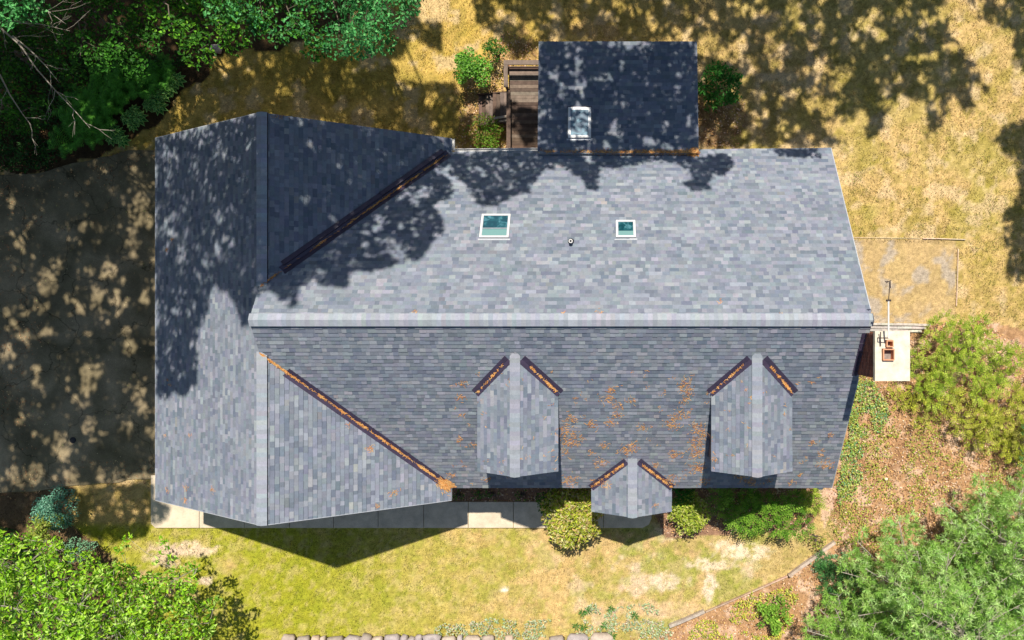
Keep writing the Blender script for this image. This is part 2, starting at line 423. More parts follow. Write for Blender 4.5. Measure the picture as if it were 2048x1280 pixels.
for x in (-3.6, 5.4):
    mb = MB(); mb.box(x - .7, x + .7, -5.70, -5.655, .9, 2.2); wf = mb.build('window', M['white'], house)
    mb = MB(); mb.box(x - .6, x + .6, -5.72, -5.701, 1.0, 2.1); mb.build('pane', M['glass'], wf)
# gutters / drip edges
def gutter(x0, y0, x1, y1, z, w=.10, nm='gutter'):
    g = MB(); d = np.array((x1 - x0, y1 - y0, 0.)); L = np.linalg.norm(d); d /= L; u = np.array((-d[1], d[0], 0)) * w / 2
    a = np.array((x0, y0, z)); b = np.array((x1, y1, z)); hz = np.array((0, 0, .1))
    for s_ in (-1, 1):
        g.hexa([a + u * s_ - u * .12, a + u * s_ + u * .12, b + u * s_ + u * .12, b + u * s_ - u * .12],
               [a + u * s_ - u * .12 + hz, a + u * s_ + u * .12 + hz, b + u * s_ + u * .12 + hz, b + u * s_ - u * .12 + hz])
    g.hexa([a - u, a + u, b + u, b - u], [a - u + hz * .15, a + u + hz * .15, b + u + hz * .15, b - u + hz * .15])
    return g.build(nm, M['white'], house)
gutter(-5.30, 6.24, EX0 - .02, 6.27, 3.03, .09)
gutter(WX1 + .05, 6.25, WX1 + .05, WY1, 3.0, .09)
mb = MB()
mb.box(WX0 - .022, WX0, WY0, WY1, ZE - .15, ZE + .006); mb.build('drip_edge', M['steel'], house)
for a, b in (((WX0, WY1 + .012, ZE + .0), (WX, WY1 + .012, WZ + .0)), ((WX, WY0 - .012, WZ), (WX0, WY0 - .012, ZE)), ((WX, WY0 - .012, WZ), (WX1, WY0 - .012, ZE)),
             ((MX1 + .012, 6.33, zN(6.33)), (MX1 + .012, .3, zN(.3))), ((MX1 + .012, -1.85, zS(-1.85)), (MX1 + .012, -6.04, zS(-6.04)))):
    mb = MB(); mb.bar(a, b, .024, .012); mb.build('drip_edge', M['steel'], house)
mb = MB(); mb.box(8.02, 8.17, -6.16, -6.06, 0, 2.95); mb.box(8.02, 8.32, -6.25, -6.06, .02, .14); mb.build('downspout', M['white'], house)
# skylights
def skylight(poly_px, fz, slope, down, curb=.10, parent=house, lab=None, top=False):
    """poly_px: x0,x1,y0,y1 apparent; fz plane z(x,y)"""
    x0, x1, y0, y1 = poly_px; z = 4
    def pt(px, py):
        z = 4.0
        for _ in range(12): x, y, _z = P(px, py, z); z = fz(x, y) + curb
        return np.array(P(px, py, z))
    xm = (x0 + x1) / 2; ym = (y0 + y1) / 2; c = pt(xm, ym)
    eu, ev, n = plane_frame(down, slope)
    k = (H - c[2]) / F; w = (x1 - x0) * k; h = (y1 - y0) * k * math.hypot(1, slope) * (1 + slope * 0)
    def Q(u, v, t): return c + eu * u + ev * v + n * t
    def bx(m, u0, u1, v0, v1, t0, t1):
        m.hexa([Q(u0, v0, t0), Q(u1, v0, t0), Q(u1, v1, t0), Q(u0, v1, t0)], [Q(u0, v0, t1), Q(u1, v0, t1), Q(u1, v1, t1), Q(u0, v1, t1)])
    m = MB(); a, b, t = w / 2, h / 2, (.052 if slope > .3 else .07)
    bx(m, -a, a, -b, -b + t, -curb - .02, 0); bx(m, -a, a, b - t, b, -curb - .02, 0); bx(m, -a, -a + t, -b + t, b - t, -curb - .02, 0); bx(m, a - t, a, -b + t, b - t, -curb - .02, 0)
    o = m.build('skylight', M['white'], parent, bevel=.008); o['label'] = lab
    m = MB(); bx(m, -a + t, a - t, -b + t, b - t, -.035, -.02); m.build('glass', M['glass_sky_reflect'] if slope < .3 else M['glass'], o)
    if slope > .3: m = MB(); bx(m, -a + t + .02, a - t - .02, b - t - .30 * h, b - t - .02, -.0195, -.015); m.build('blind', M['blind'], o)
    m = MB(); i2 = t + .025
    bx(m, -a + t, a - t, -b + t, -b + i2, -.02, -.006); bx(m, -a + t, a - t, b - i2, b - t, -.02, -.006); bx(m, -a + t, -a + i2, -b + i2, b - i2, -.02, -.006); bx(m, a - i2, a - t, -b + i2, b - i2, -.02, -.006)
    if top: bx(m, -a + i2, a - i2, -b * .25 + b * .45, -b * .25 + b * .5, -.02, -.012)
    m.build('glass_seal', M['steel'], o)
    m = MB(); bx(m, -a - .03, a + .03, -b - .06, -b - .005, -curb - .0, -curb + .02); m.build('flashing', M['flash'], o)
    m = MB(); bx(m, -a - .05, a + .05, b + .005, b + .07, -curb, -curb + .025); m.build('flashing', M['steel'], o)
    return o
skylight((961, 1019, 425, 476), fN, MSN, (0, 1), lab='skylight with white frame and teal pane, on the lit rear slope', top=True)
skylight((1232, 1271, 438, 475), fN, MSN, (0, 1), lab='small square skylight with a pale reflection')
skylight((1136, 1182, 213, 276), ze, .105, (0, 1), lab='tall skylight on the shaded extension roof')
c = np.array(onroof(1142, 484)); mb = MB(); mb.tube([c + (0, 0, -.1), c + (0, 0, .30)], .065, 12); vp = mb.build('vent_pipe', M['white'], house, smooth=False)
mb = MB(); mb.tube([c + (0, 0, .301), c + (0, 0, .305)], .04, 10); mb.build('pipe_opening', M['black'], vp)
mb = MB(); mb.tube([c + (0, 0, -.05), c + (0, 0, .07)], [.13, .09], 12); mb.build('pipe_boot', M['black'], vp)
# chimney
BX0, BX1, BY0, BY1, CZ = 8.30, 9.17, -1.71, -.36, 7.56
mb = MB(); br = [(.20, .065, .04), (.16, .05, .033), (.24, .085, .05), (.12, .042, .03), (.19, .07, .045)]
mb.box(BX0 + .008, BX1 - .008, BY0 + .008, BY1 - .008, 0, CZ - .01, (.24, .2, .17))
zz = 3.0; row = 0
while zz < CZ - .08:
    off = (row % 2) * .11
    y = BY0 - off
    while y < BY1 - .01:
        ya, yb = max(y + .005, BY0), min(y + .215, BY1)
        if yb - ya > .03:
            for xx0, xx1 in ((BX0 - random.uniform(0, .004), BX0 + .01), (BX1 - .01, BX1)): mb.box(xx0, xx1, ya, yb, zz, zz + .068, vary(random.choice(br), .2))
        y += .22
    x = BX0 - off
    while x < BX1 - .01:
        xa, xb = max(x + .005, BX0), min(x + .215, BX1)
        if xb - xa > .03:
            for yy0, yy1 in ((BY0 - .002, BY0 + .01), (BY1 - .01, BY1 + .002)): mb.box(xa, xb, yy0, yy1, zz, zz + .068, vary(random.choice(br), .2))
        x += .22
    zz += .078; row += 1
chim = mb.build('chimney', M['brick'], house)
capz = 7.68
cx0, cy0, _ = P(1750, 662, capz); cx1, cy1, _ = P(1820, 762, capz)
holes = [(P(1780.5, 687.5, capz + .09), .118, .112), (P(1778, 709.5, capz + .09), .182, .182)]
# cap built as a slab of strips around the flues
def slab_with_holes(mb, x0, x1, y0, y1, z0, z1, hs):
    hs = sorted(hs, key=lambda h: h[0][1])
    y = y0
    for (c, a, b) in hs:
        mb.box(x0, x1, y, c[1] - b, z0, z1); mb.box(x0, c[0] - a, c[1] - b, c[1] + b, z0, z1); mb.box(c[0] + a, x1, c[1] - b, c[1] + b, z0, z1); y = c[1] + b
    mb.box(x0, x1, y, y1, z0, z1)
mb = MB(); slab_with_holes(mb, cx0, cx1, cy1, cy0, CZ - .02, capz, holes); mb.build('chimney_cap', M['capc'], chim)
for (c, a, b) in holes:
    a -= .012; b -= .012; mb = MB(); t = .028; zt = capz + .09; zb = CZ - .5
    for q in ((c[0] - a, c[0] + a, c[1] - b, c[1] - b + t), (c[0] - a, c[0] + a, c[1] + b - t, c[1] + b), (c[0] - a, c[0] - a + t, c[1] - b + t, c[1] + b - t), (c[0] + a - t, c[0] + a, c[1] - b + t, c[1] + b - t)):
        mb.box(*q, zb, zt, m=0)
    mb.box(c[0] - a + t, c[0] + a - t, c[1] - b + t, c[1] + b - t, zb, CZ - .12, m=1)
    mb.build('flue', [M['clay'], M['soot']], chim)
mb = MB(); mb.box(BX0 - .16, BX0 - .004, BY0 - .12, BY1 + .05, 0, .01)
fl = MB()
for k in range(9):
    ya = BY1 - .02 - k * .155; yb = ya - .14
    fl.face([(BX0 - .012, ya, zS(ya) + .03), (BX0 - .012, yb, zS(yb) + .03), (BX0 - .012, yb, zS(yb) + .16), (BX0 - .012, ya, zS(ya) + .19)])
    fl.face([(BX0 - .012, ya, zS(ya) + .03), (BX0 - .012, yb, zS(yb) + .03), (BX0 - .12, yb, zS(yb) + .03), (BX0 - .12, ya, zS(ya) + .03)])
fl.build('step_flashing', M['flash'], chim)
# antenna
a0 = np.array(P(1777, 676, 7.95)); a1 = np.array(P(1777, 601, 8.15)); a2 = np.array(P(1779, 564, 8.2))
ant = empty('antenna_mast', (a0[0], a0[1], capz), 'thin pale mast with a dark tip leaning out from the chimney top', 'antenna')
mb = MB(); mb.tube([a0, a1], .026, 8); mb.build('mast', M['white'], ant)
mb = MB(); mb.tube([a1, (a1 + a2) / 2 + (.01, 0, 0), a2], .013, 6); mb.tube([a1 + (-.07, 0, .01), a1 + (.07, 0, 0)], .03, 6)
mb.tube([a2 + (-.13, .01, 0), a2 + (.02, .02, 0), a2 + (.03, -.18, 0)], .016, 6); mb.tube([a2 + (-.10, -.03, 0), a2 + (.05, .05, 0)], .012, 6)
mb.build('antenna_head', M['rust'], ant)
b0 = np.array(P(1761, 676, 7.9)); mb = MB(); mb.tube([b0, a0], .016, 6); mb.tube([P(1761, 664, 7.8), P(1761, 692, 7.71)], .016, 6); mb.tube([b0, (b0[0], b0[1], capz - .02)], .016, 6)
mb.build('bracket', M['rust'], ant)

# ------------------------------------------------------------ ground
def axis(a, b, st): return np.concatenate([[-400, -200, -120, -80, -60], np.arange(-48, a - .3, .5), np.arange(a, b, st), np.arange(b + .3, 48, .5), [60, 80, 120, 200, 400]])
gx = axis(-27, 19.5, .1); gy = axis(-15.5, 15.5, .1)
GX, GY = np.meshgrid(gx, gy); PXg = CX + GX * F / H; PYg = CY - GY * F / H
def ground_color(PX, PY):
    X = (PX - CX) * H / F; Y = (CY - PY) * H / F
    n1 = fbm(X, Y, .35, 1); n2 = fbm(X, Y, 1.1, 9); n3 = fbm(X, Y, 3.2, 21)
    wob = (fbm(X, Y, .8, 31) - .5) * 60
    C = lambda *c: np.array(c)[None, :] if PX.ndim == 1 else np.array(c)[None, None, :]
    e = lambda a: a[..., None]
    tan = C(.47, .32, .125); olive = C(.27, .215, .035); green = C(.24, .30, .03); dirt = C(.38, .245, .14); pale = C(.54, .41, .275)
    mulch = C(.13, .075, .045); litter = C(.36, .205, .10); grav = C(.34, .29, .24); forest = C(.06, .036, .016)
    c = tan * (1 - e(sstep(.52, .72, n2)) * .5) + olive * e(sstep(.52, .72, n2)) * .5
    c = c * (.85 + .3 * e(n3))
    # back lawn towards left: mustard/olive
    k = sstep(1500, 1000, PX + wob) * sstep(330, 300, PY); c = c * (1 - e(k) * .55) + C(.40, .265, .04) * e(k) * .65
    k = sstep(.47, .62, fbm(X, Y, .5, 77)) * sstep(1450, 1100, PX) * sstep(320, 280, PY); c = c * (1 - e(k) * .5) + olive * e(k) * .5
    k = sstep(.50, .66, fbm(X, Y, .45, 78)) * sstep(1350, 1500, PX) * sstep(640, 560, PY); c = c * (1 - e(k) * .35) + C(.31, .28, .06) * e(k) * .35
    k = sstep(.62, .74, fbm(X, Y, 2.6, 79)) * sstep(1600, 1700, PX) * sstep(640, 600, PY); c = c * (1 - e(k) * .6) + C(.30, .24, .04) * e(k) * .6
    # front lawn
    fl = sstep(1040, 1060, PY)
    k = fl * sstep(1100, 620, PX + wob * 3) * sstep(.30, .52, n2 * .6 + n1 * .4 + .08); c = c * (1 - e(k) * .9) + C(.275, .275, .014) * e(k) * .88
    k = fl * sstep(.50, .64, fbm(X, Y, .9, 41)); c = c * (1 - e(k) * .4) + C(.31, .28, .045) * e(k) * .4
    k = fl * sstep(1050, 1350, PX) * .8; c = c * (1 - e(k) * .55) + C(.42, .285, .145) * e(k) * .55
    k = fl * sstep(.58, .66, fbm(X, Y * 1.3, 1.0, 55)) * sstep(1000, 1250, PX) * sstep(1640, 1560, PX); c = c * (1 - e(k) * .75) + pale * e(k) * .75
    k = fl * sstep(.55, .63, fbm(X, Y, .8, 63)) * sstep(1080, 1250, PX) * sstep(1600, 1500, PX); c = c * (1 - e(k) * .6) + C(.23, .26, .04) * e(k) * .6
    k = fl * sstep(.46, .60, fbm(X, Y, 3.4, 71)) * sstep(1700, 1500, PX); c = c * (1 - e(k) * .42) + C(.22, .245, .018) * e(k) * .42
    k = fl * sstep(.52, .64, fbm(X, Y, 4.5, 73)); c = c * (1 - e(k) * .35) + C(.50, .37, .17) * e(k) * .35
    k = sstep(1040, 1000, PY) * sstep(.46, .64, fbm(X, Y, 3.4, 74)); c = c * (1 - e(k) * .5) + C(.24, .185, .035) * e(k) * .5
    k = sstep(1040, 1000, PY) * sstep(.54, .68, fbm(X, Y, 1.7, 75)); c = c * (1 - e(k) * .55) + C(.56, .41, .24) * e(k) * .55
    def blob(x, y, rx, ry, col, a=.8):
        nonlocal c
        d = np.sqrt(((PX - x) / rx) ** 2 + ((PY - y) / ry) ** 2) + (n3 - .5) * 1.2 + (fbm(X, Y, 6.5, 44) - .5) * .8; k_ = sstep(1.15, .6, d) * a * sstep(.30, .52, fbm(X, Y, 3.7, 46)); c = c * (1 - e(k_)) + C(*col) * e(k_)
    blob(375, 1100, 45, 22, (.62, .46, .33)); blob(330, 1110, 40, 30, (.55, .40, .28)); blob(412, 1162, 14, 8, (.7, .54, .42))
    blob(300, 1180, 90, 40, (.42, .26, .16), .7); blob(1480, 1100, 60, 22, (.66, .53, .38)); blob(1420, 1130, 50, 14, (.64, .5, .36)); blob(1330, 1165, 40, 20, (.6, .47, .33)); blob(1420, 1170, 14, 40, (.64, .5, .38)); blob(1010, 1180, 10, 6, (.8, .7, .55))
    blob(1300, 1180 + 40, 120, 22, (.55, .37, .22), .6)
    # right slope: leaf litter
    lp = [(1655, 970), (1740, 700), (1760, 655), (1960, 640), (2200, 700), (2200, 1500), (1180, 1500), (1320, 1262), (1410, 1225), (1580, 1150), (1668, 1085)]
    k = inpoly(PX + wob * .3, PY + wob * .3, lp).astype(float); c = c * (1 - e(k)) + (litter * (.75 + .5 * e(n3))) * e(k)
    k2 = k * sstep(.55, .68, fbm(X, Y, 2.2, 91)); c = c * (1 - e(k2) * .6) + C(.60, .42, .30) * e(k2) * .6
    k2 = k * sstep(.58, .70, fbm(X, Y, 1.5, 92)); c = c * (1 - e(k2) * .5) + C(.20, .10, .05) * e(k2) * .5
    # gravel square
    k = inpoly(PX + wob * .05, PY + wob * .05, [(1690, 478), (1915, 480), (1912, 640), (1720, 650)]).astype(float)
    c = c * (1 - e(k) * .75) + (C(.40, .275, .13) * (.8 + .4 * e(n3))) * e(k) * .75
    k2 = k * sstep(.50, .62, fbm(X, Y, 1.6, 95)); c = c * (1 - e(k2) * .7) + grav * e(k2) * .7
    # beds by the house
    k = inpoly(PX, PY + wob * .12, [(890, 900), (1655, 900), (1640, 1010), (1625, 1050), (1600, 1062), (1330, 1075), (1300, 1010), (890, 1003)]).astype(float)
    c = c * (1 - e(k)) + (C(.25, .14, .085) * (.75 + .5 * e(n3))) * e(k)
    k = inpoly(PX, PY, [(1640, 978), (1672, 975), (1668, 1015), (1648, 1060), (1640, 1010)]).astype(float); c = c * (1 - e(k) * .7) + C(.55, .36, .27) * e(k) * .7
    # beds behind / bare spots round deck
    blob(960, 230, 60, 90, (.30, .17, .075), .75); blob(1030, 95, 60, 40, (.36, .21, .10), .6); blob(1430, 240, 70, 60, (.23, .13, .06), .75); blob(1190, 60, 60, 30, (.42, .27, .15), .4)
    # forest floor
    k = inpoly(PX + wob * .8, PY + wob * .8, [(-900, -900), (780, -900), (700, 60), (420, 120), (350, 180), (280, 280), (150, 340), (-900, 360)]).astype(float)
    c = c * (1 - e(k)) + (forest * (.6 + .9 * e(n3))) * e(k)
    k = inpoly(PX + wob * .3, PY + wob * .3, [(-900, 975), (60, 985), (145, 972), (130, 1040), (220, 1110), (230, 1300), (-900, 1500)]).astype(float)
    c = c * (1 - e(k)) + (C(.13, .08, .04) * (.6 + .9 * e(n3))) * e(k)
    return np.clip(c, 0, 1)
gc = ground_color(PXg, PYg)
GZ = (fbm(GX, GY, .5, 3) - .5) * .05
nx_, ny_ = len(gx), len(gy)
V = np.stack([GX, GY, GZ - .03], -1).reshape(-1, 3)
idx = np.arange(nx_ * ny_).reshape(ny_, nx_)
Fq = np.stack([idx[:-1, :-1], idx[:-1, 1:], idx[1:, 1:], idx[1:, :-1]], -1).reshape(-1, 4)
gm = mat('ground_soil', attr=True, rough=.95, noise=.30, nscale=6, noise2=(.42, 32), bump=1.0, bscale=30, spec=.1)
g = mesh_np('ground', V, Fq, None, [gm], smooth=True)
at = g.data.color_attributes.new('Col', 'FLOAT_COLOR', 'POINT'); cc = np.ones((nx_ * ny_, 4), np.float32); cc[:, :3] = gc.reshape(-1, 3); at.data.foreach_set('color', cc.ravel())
tag(g, kind='structure')
# driveway and walkway
def asphalt():
    m = mat('asphalt', (.15, .125, .075), .95, noise=.25, nscale=1.4, noise2=(.32, 48), bump=.5, bscale=70, spec=.04)
    N = m.node_tree.nodes; L = m.node_tree.links; rgb = next(n for n in N if n.type == 'RGB'); tgt = rgb.outputs[0].links[0].to_socket
    tc = next(n for n in N if n.type == 'TEX_COORD'); t = N.new('ShaderNodeTexNoise'); t.inputs['Scale'].default_value = .45; t.inputs['Detail'].default_value = 7; t.inputs['Distortion'].default_value = .8
    L.new(tc.outputs['Object'], t.inputs['Vector']); r_ = N.new('ShaderNodeValToRGB'); L.new(t.outputs[0], r_.inputs[0])
    cr = r_.color_ramp; cr.elements[0].position = .34; cr.elements[0].color = (.130, .105, .058, 1); cr.elements[1].position = .68; cr.elements[1].color = (.29, .225, .135, 1)
    e_ = cr.elements.new(.5); e_.color = (.195, .155, .088, 1)
    v = N.new('ShaderNodeTexVoronoi'); v.feature = 'DISTANCE_TO_EDGE'; v.inputs['Scale'].default_value = .42
    nz = N.new('ShaderNodeTexNoise'); nz.inputs['Scale'].default_value = 1.6; nz.inputs['Detail'].default_value = 6; L.new(tc.outputs['Object'], nz.inputs['Vector'])
    ad = N.new('ShaderNodeVectorMath'); ad.operation = 'MULTIPLY_ADD'; ad.inputs[1].default_value = (1.1, 1.1, 0); L.new(nz.outputs['Color'], ad.inputs[0]); L.new(tc.outputs['Object'], ad.inputs[2]); L.new(ad.outputs[0], v.inputs['Vector'])
    mr = N.new('ShaderNodeMapRange'); mr.inputs[1].default_value = .0; mr.inputs[2].default_value = .012; mr.inputs[3].default_value = .45; mr.inputs[4].default_value = 1; L.new(v.outputs['Distance'], mr.inputs[0])
    sc = N.new('ShaderNodeVectorMath'); sc.operation = 'SCALE'; L.new(r_.outputs[0], sc.inputs[0]); L.new(mr.outputs[0], sc.inputs['Scale']); L.new(sc.outputs[0], tgt); return m
def wobpoly(pts, st=.35, amp=.06):
    out = []
    for i in range(len(pts)):
        a = np.array(pts[i]); b = np.array(pts[(i + 1) % len(pts)]); L = np.linalg.norm(b - a); n = max(1, int(L / st))
        for k in range(n):
            p = a + (b - a) * k / n; q = float(fbm(p[0], p[1], 1.3, 4)) - .5; r = float(fbm(p[0] + 50, p[1], 1.3, 4)) - .5
            out.append((p[0] + q * amp * 4, p[1] + r * amp * 4))
    return out
def gp(px, py): return P(px, py, 0)[:2]
mb = MB(); pts = [gp(-300, 345), gp(60, 350), gp(180, 318), gp(240, 303), (-15.3, 7.0), (-15.3, -6.1), gp(305, 955), gp(150, 972), gp(40, 985), gp(-300, 1000)]
mb.prism(wobpoly(pts)[::-1], -.1, .03); tag(mb.build('driveway', asphalt()), kind='structure')
mb = MB(); s = 1.0
wk = [gp(303, 955), gp(303, 1046), gp(312, 1055), gp(1285, 1055), gp(1298, 1048), gp(1303, 1036), gp(1303, 1003), gp(905, 1003), (-5.9, -5.9), (-15.6, -5.9), (-15.6, -6.3)]
xs = [303, 410 - 10, 490, 580, 668, 757, 848, 937, 1027, 1117, 1207, 1304]
for i in range(len(xs) - 1):
    xa, xb = gp(xs[i], 0)[0] + .01, gp(xs[i + 1], 0)[0] - .01
    poly = clip_poly([(xa, -12), (xb, -12), (xb, -3), (xa, -3)], [(p[0], p[1]) for p in ([gp(303, 950), gp(303, 1046), gp(312, 1055), gp(1285, 1055), gp(1298, 1048), gp(1303, 1036), gp(1303, 950)])])
    ymax = -6.25 if xs[i + 1] < 900 else gp(0, 1003)[1]
    poly = [(x, min(y, ymax if xs[i] > 320 else -5.9)) for x, y in poly]
    if len(poly) > 2: mb.prism(poly, -.05, .06, vary((.5, .47, .42), .04))
tag(mb.build('walkway', M['concrete'], bevel=.008), kind='structure')
mb = MB(); mb.box(gp(305, 0)[0], gp(1300, 0)[0], -6.3, gp(0, 1053)[1] + .02, -.06, .035) if False else None

# ------------------------------------------------------------ foliage
def leaves_arrays(C, L, Wd, cols, up=.6, fold=.15, rg=rng):
    """C (n,3) centres; L,Wd arrays; returns V,F,cols"""
    n = len(C)
    nrm = rg.normal(size=(n, 3)); nrm[:, 2] = np.abs(nrm[:, 2]) * 1.0 + up; nrm /= np.linalg.norm(nrm, axis=1)[:, None]
    d = rg.normal(size=(n, 3)); d -= nrm * np.sum(d * nrm, 1)[:, None]; d /= np.linalg.norm(d, axis=1)[:, None]
    s = np.cross(nrm, d); L = np.broadcast_to(L, n)[:, None]; Wd = np.broadcast_to(Wd, n)[:, None]
    V = np.stack([C - d * L / 2, C + s * Wd / 2 + nrm * Wd * fold - d * L * .05, C + d * L / 2 - nrm * L * .08, C - s * Wd / 2 + nrm * Wd * fold - d * L * .05], 1).reshape(-1, 3)
    Fq = np.arange(n * 4).reshape(n, 4)
    return V, Fq, cols
def pick(pal, n, amt=.2, rg=rng):
    pal = np.array(pal); c = pal[rg.integers(0, len(pal), n)]
    return np.clip(c * (1 + rg.uniform(-amt, amt, (n, 1))) * (1 + rg.uniform(-.05, .05, (n, 3))), 0, 1)
def clump_leaves(clumps, per, L, Wd, pal, up=.6, amt=.2, squash=.8, shell=.5, rg=rng):
    Cs = []; Ks = []
    for (c, r) in clumps:
        n = max(4, int(per * r * r * 4)) if per > 0 else -per
        d = rg.normal(size=(n, 3)); d /= np.linalg.norm(d, axis=1)[:, None]
        rr = r * rg.uniform(shell ** 3, 1, n) ** (1 / 3)
        p = d * rr[:, None]; p[:, 2] *= squash
        Cs.append(np.array(c) + p)
        k = np.ones((n, 1)) * rg.uniform(.85, 1.15)
        Ks.append(k)
    C = np.concatenate(Cs); K = np.concatenate(Ks); n = len(C)
    return leaves_arrays(C, L * rg.uniform(.7, 1.25, n), Wd * rg.uniform(.7, 1.25, n), pick(pal, n, amt, rg) * K, up, rg=rg)
def limb(mb, a, b, r0, r1, sag=.0, n=5, jit=.06):
    a = np.array(a, float); b = np.array(b, float); L = np.linalg.norm(b - a); pts = []
    for k in range(n + 1):
        t = k / n; p = a + (b - a) * t; p = p + np.array([random.uniform(-1, 1), random.uniform(-1, 1), random.uniform(-1, 1)]) * jit * L * math.sin(math.pi * t)
        p[2] += sag * L * math.sin(math.pi * t); pts.append(p)
    mb.tube(pts, [r0 + (r1 - r0) * k / n for k in range(n + 1)], 6 if r0 > .03 else 4); return pts
def tree(name, label, cat, base, top, r, clumps, leafarr, lm, bark='bark', group=None, nl=9, trunk_name='trunk', crown_name='crown'):
    root = empty(name, base, label, cat, group)
    mb = MB(); base = np.array(base, float); top = np.array(top, float)
    tp = limb(mb, base - (0, 0, .2), top, r, r * .35, jit=.02, n=8)
    cl = [np.array(c) for c, _ in clumps]; idx = list(range(len(cl))); random.shuffle(idx)
    mains = idx[:nl]; nodes = []
    for i in mains:
        c = cl[i]; hd = math.hypot(c[0] - top[0], c[1] - top[1]); tz = max(.25, min(1, (c[2] - base[2] - hd * .5) / max(.1, top[2] - base[2])))
        k = tz * (len(tp) - 1); q = tp[int(k)]
        pts = limb(mb, q, c, r * (.35 if r < .3 else .2), r * (.07 if r < .3 else .04), sag=.05, n=6); nodes += pts[2:]
    nodes = np.array(nodes) if nodes else np.array([top])
    for i in idx[nl:]:
        c = cl[i]; dd = np.linalg.norm(nodes - c, axis=1) + np.maximum(0, nodes[:, 2] - c[2]) * 1.5; q = nodes[int(np.argmin(dd))]
        limb(mb, q, c, r * .08, r * .02 + .003, n=3)
    mb.build(trunk_name, M[bark], root, smooth=True)
    mesh_np(crown_name, *leafarr, [M[lm]], root)
    return root

# --- tall trees beyond the frame: their crowns are shaped so that their shade falls where the photograph has it
SH = [
 [(-80, -80), (800, -80), (830, 20), (780, 110), (700, 130), (900, 220), (903, 300), (312, 300), (-80, 300)],
 [(-80, 300), (312, 300), (312, 945), (150, 968), (-80, 1000)],
 [(312, 277), (523, 225), (523, 585), (498, 655), (480, 655), (468, 595), (440, 585), (425, 560), (415, 625), (395, 670), (402, 700), (392, 760), (372, 790), (350, 780), (325, 805), (312, 808)],
 [(523, 225), (903, 283), (900, 305), (540, 575), (523, 580)],
 [(535, 575), (560, 600), (575, 615), (592, 612), (598, 580), (620, 560), (650, 575), (690, 580), (695, 550), (720, 540), (755, 540), (800, 532), (850, 515), (868, 485), (895, 465), (885, 430), (860, 410), (905, 395), (900, 365), (880, 340), (905, 310), (890, 300)],
 [(895, 305), (1080, 305), (1110, 335), (1085, 350), (1060, 385), (1020, 395), (990, 420), (965, 415), (940, 390), (925, 360), (895, 345)],
 [(1075, 305), (1400, 305), (1468, 312), (1462, 345), (1440, 352), (1420, 345), (1425, 378), (1400, 382), (1372, 370), (1380, 340), (1345, 325), (1290, 322), (1235, 335), (1200, 335), (1200, 375), (1175, 382), (1160, 355), (1110, 335)],
 [(1078, 83), (1395, 83), (1395, 312), (1075, 312)],
 [(1545, 296), (1635, 296), (1640, 318), (1600, 318), (1570, 310)],
 [(360, 110), (760, 105), (790, -80), (850, -80), (840, 30), (880, 50), (885, 100), (850, 90), (835, 60), (810, 90), (790, 150), (840, 165), (905, 160), (930, 190), (920, 220), (1075, 240), (1075, 305), (900, 300), (600, 250), (312, 277)],
 [(940, -80), (1080, -80), (1080, 20), (1078, 90), (1020, 120), (1000, 70), (950, 45)],
 [(1040, -80), (1890, -80), (1895, 10), (1905, 60), (1940, 105), (1990, 175), (1985, 190), (1940, 170), (1960, 225), (1945, 245), (1910, 190), (1890, 235), (1865, 285), (1850, 280), (1855, 200), (1800, 185), (1780, 215), (1765, 270), (1735, 275), (1730, 225), (1690, 240), (1640, 240), (1700, 285), (1640, 290), (1396, 295), (1395, 83), (1040, 83)],
 [(1900, -80), (2130, -80), (2130, 130), (2030, 140), (2020, 60), (1960, 30)],
 [(1980, 275), (2010, 245), (2130, 210), (2130, 345), (2030, 320), (2005, 290)],
 [(2000, 440), (2040, 380), (2030, 330), (2130, 320), (2130, 560), (2050, 565), (2010, 555), (2025, 500), (2005, 475)],
 [(145, 975), (312, 955), (300, 1040), (290, 1070), (200, 1090), (160, 1060)],
 [(-80, 980), (150, 975), (135, 1010), (70, 1050), (-80, 1090)],
 [(300, 1000), (345, 1005), (330, 1040), (300, 1050)],
]
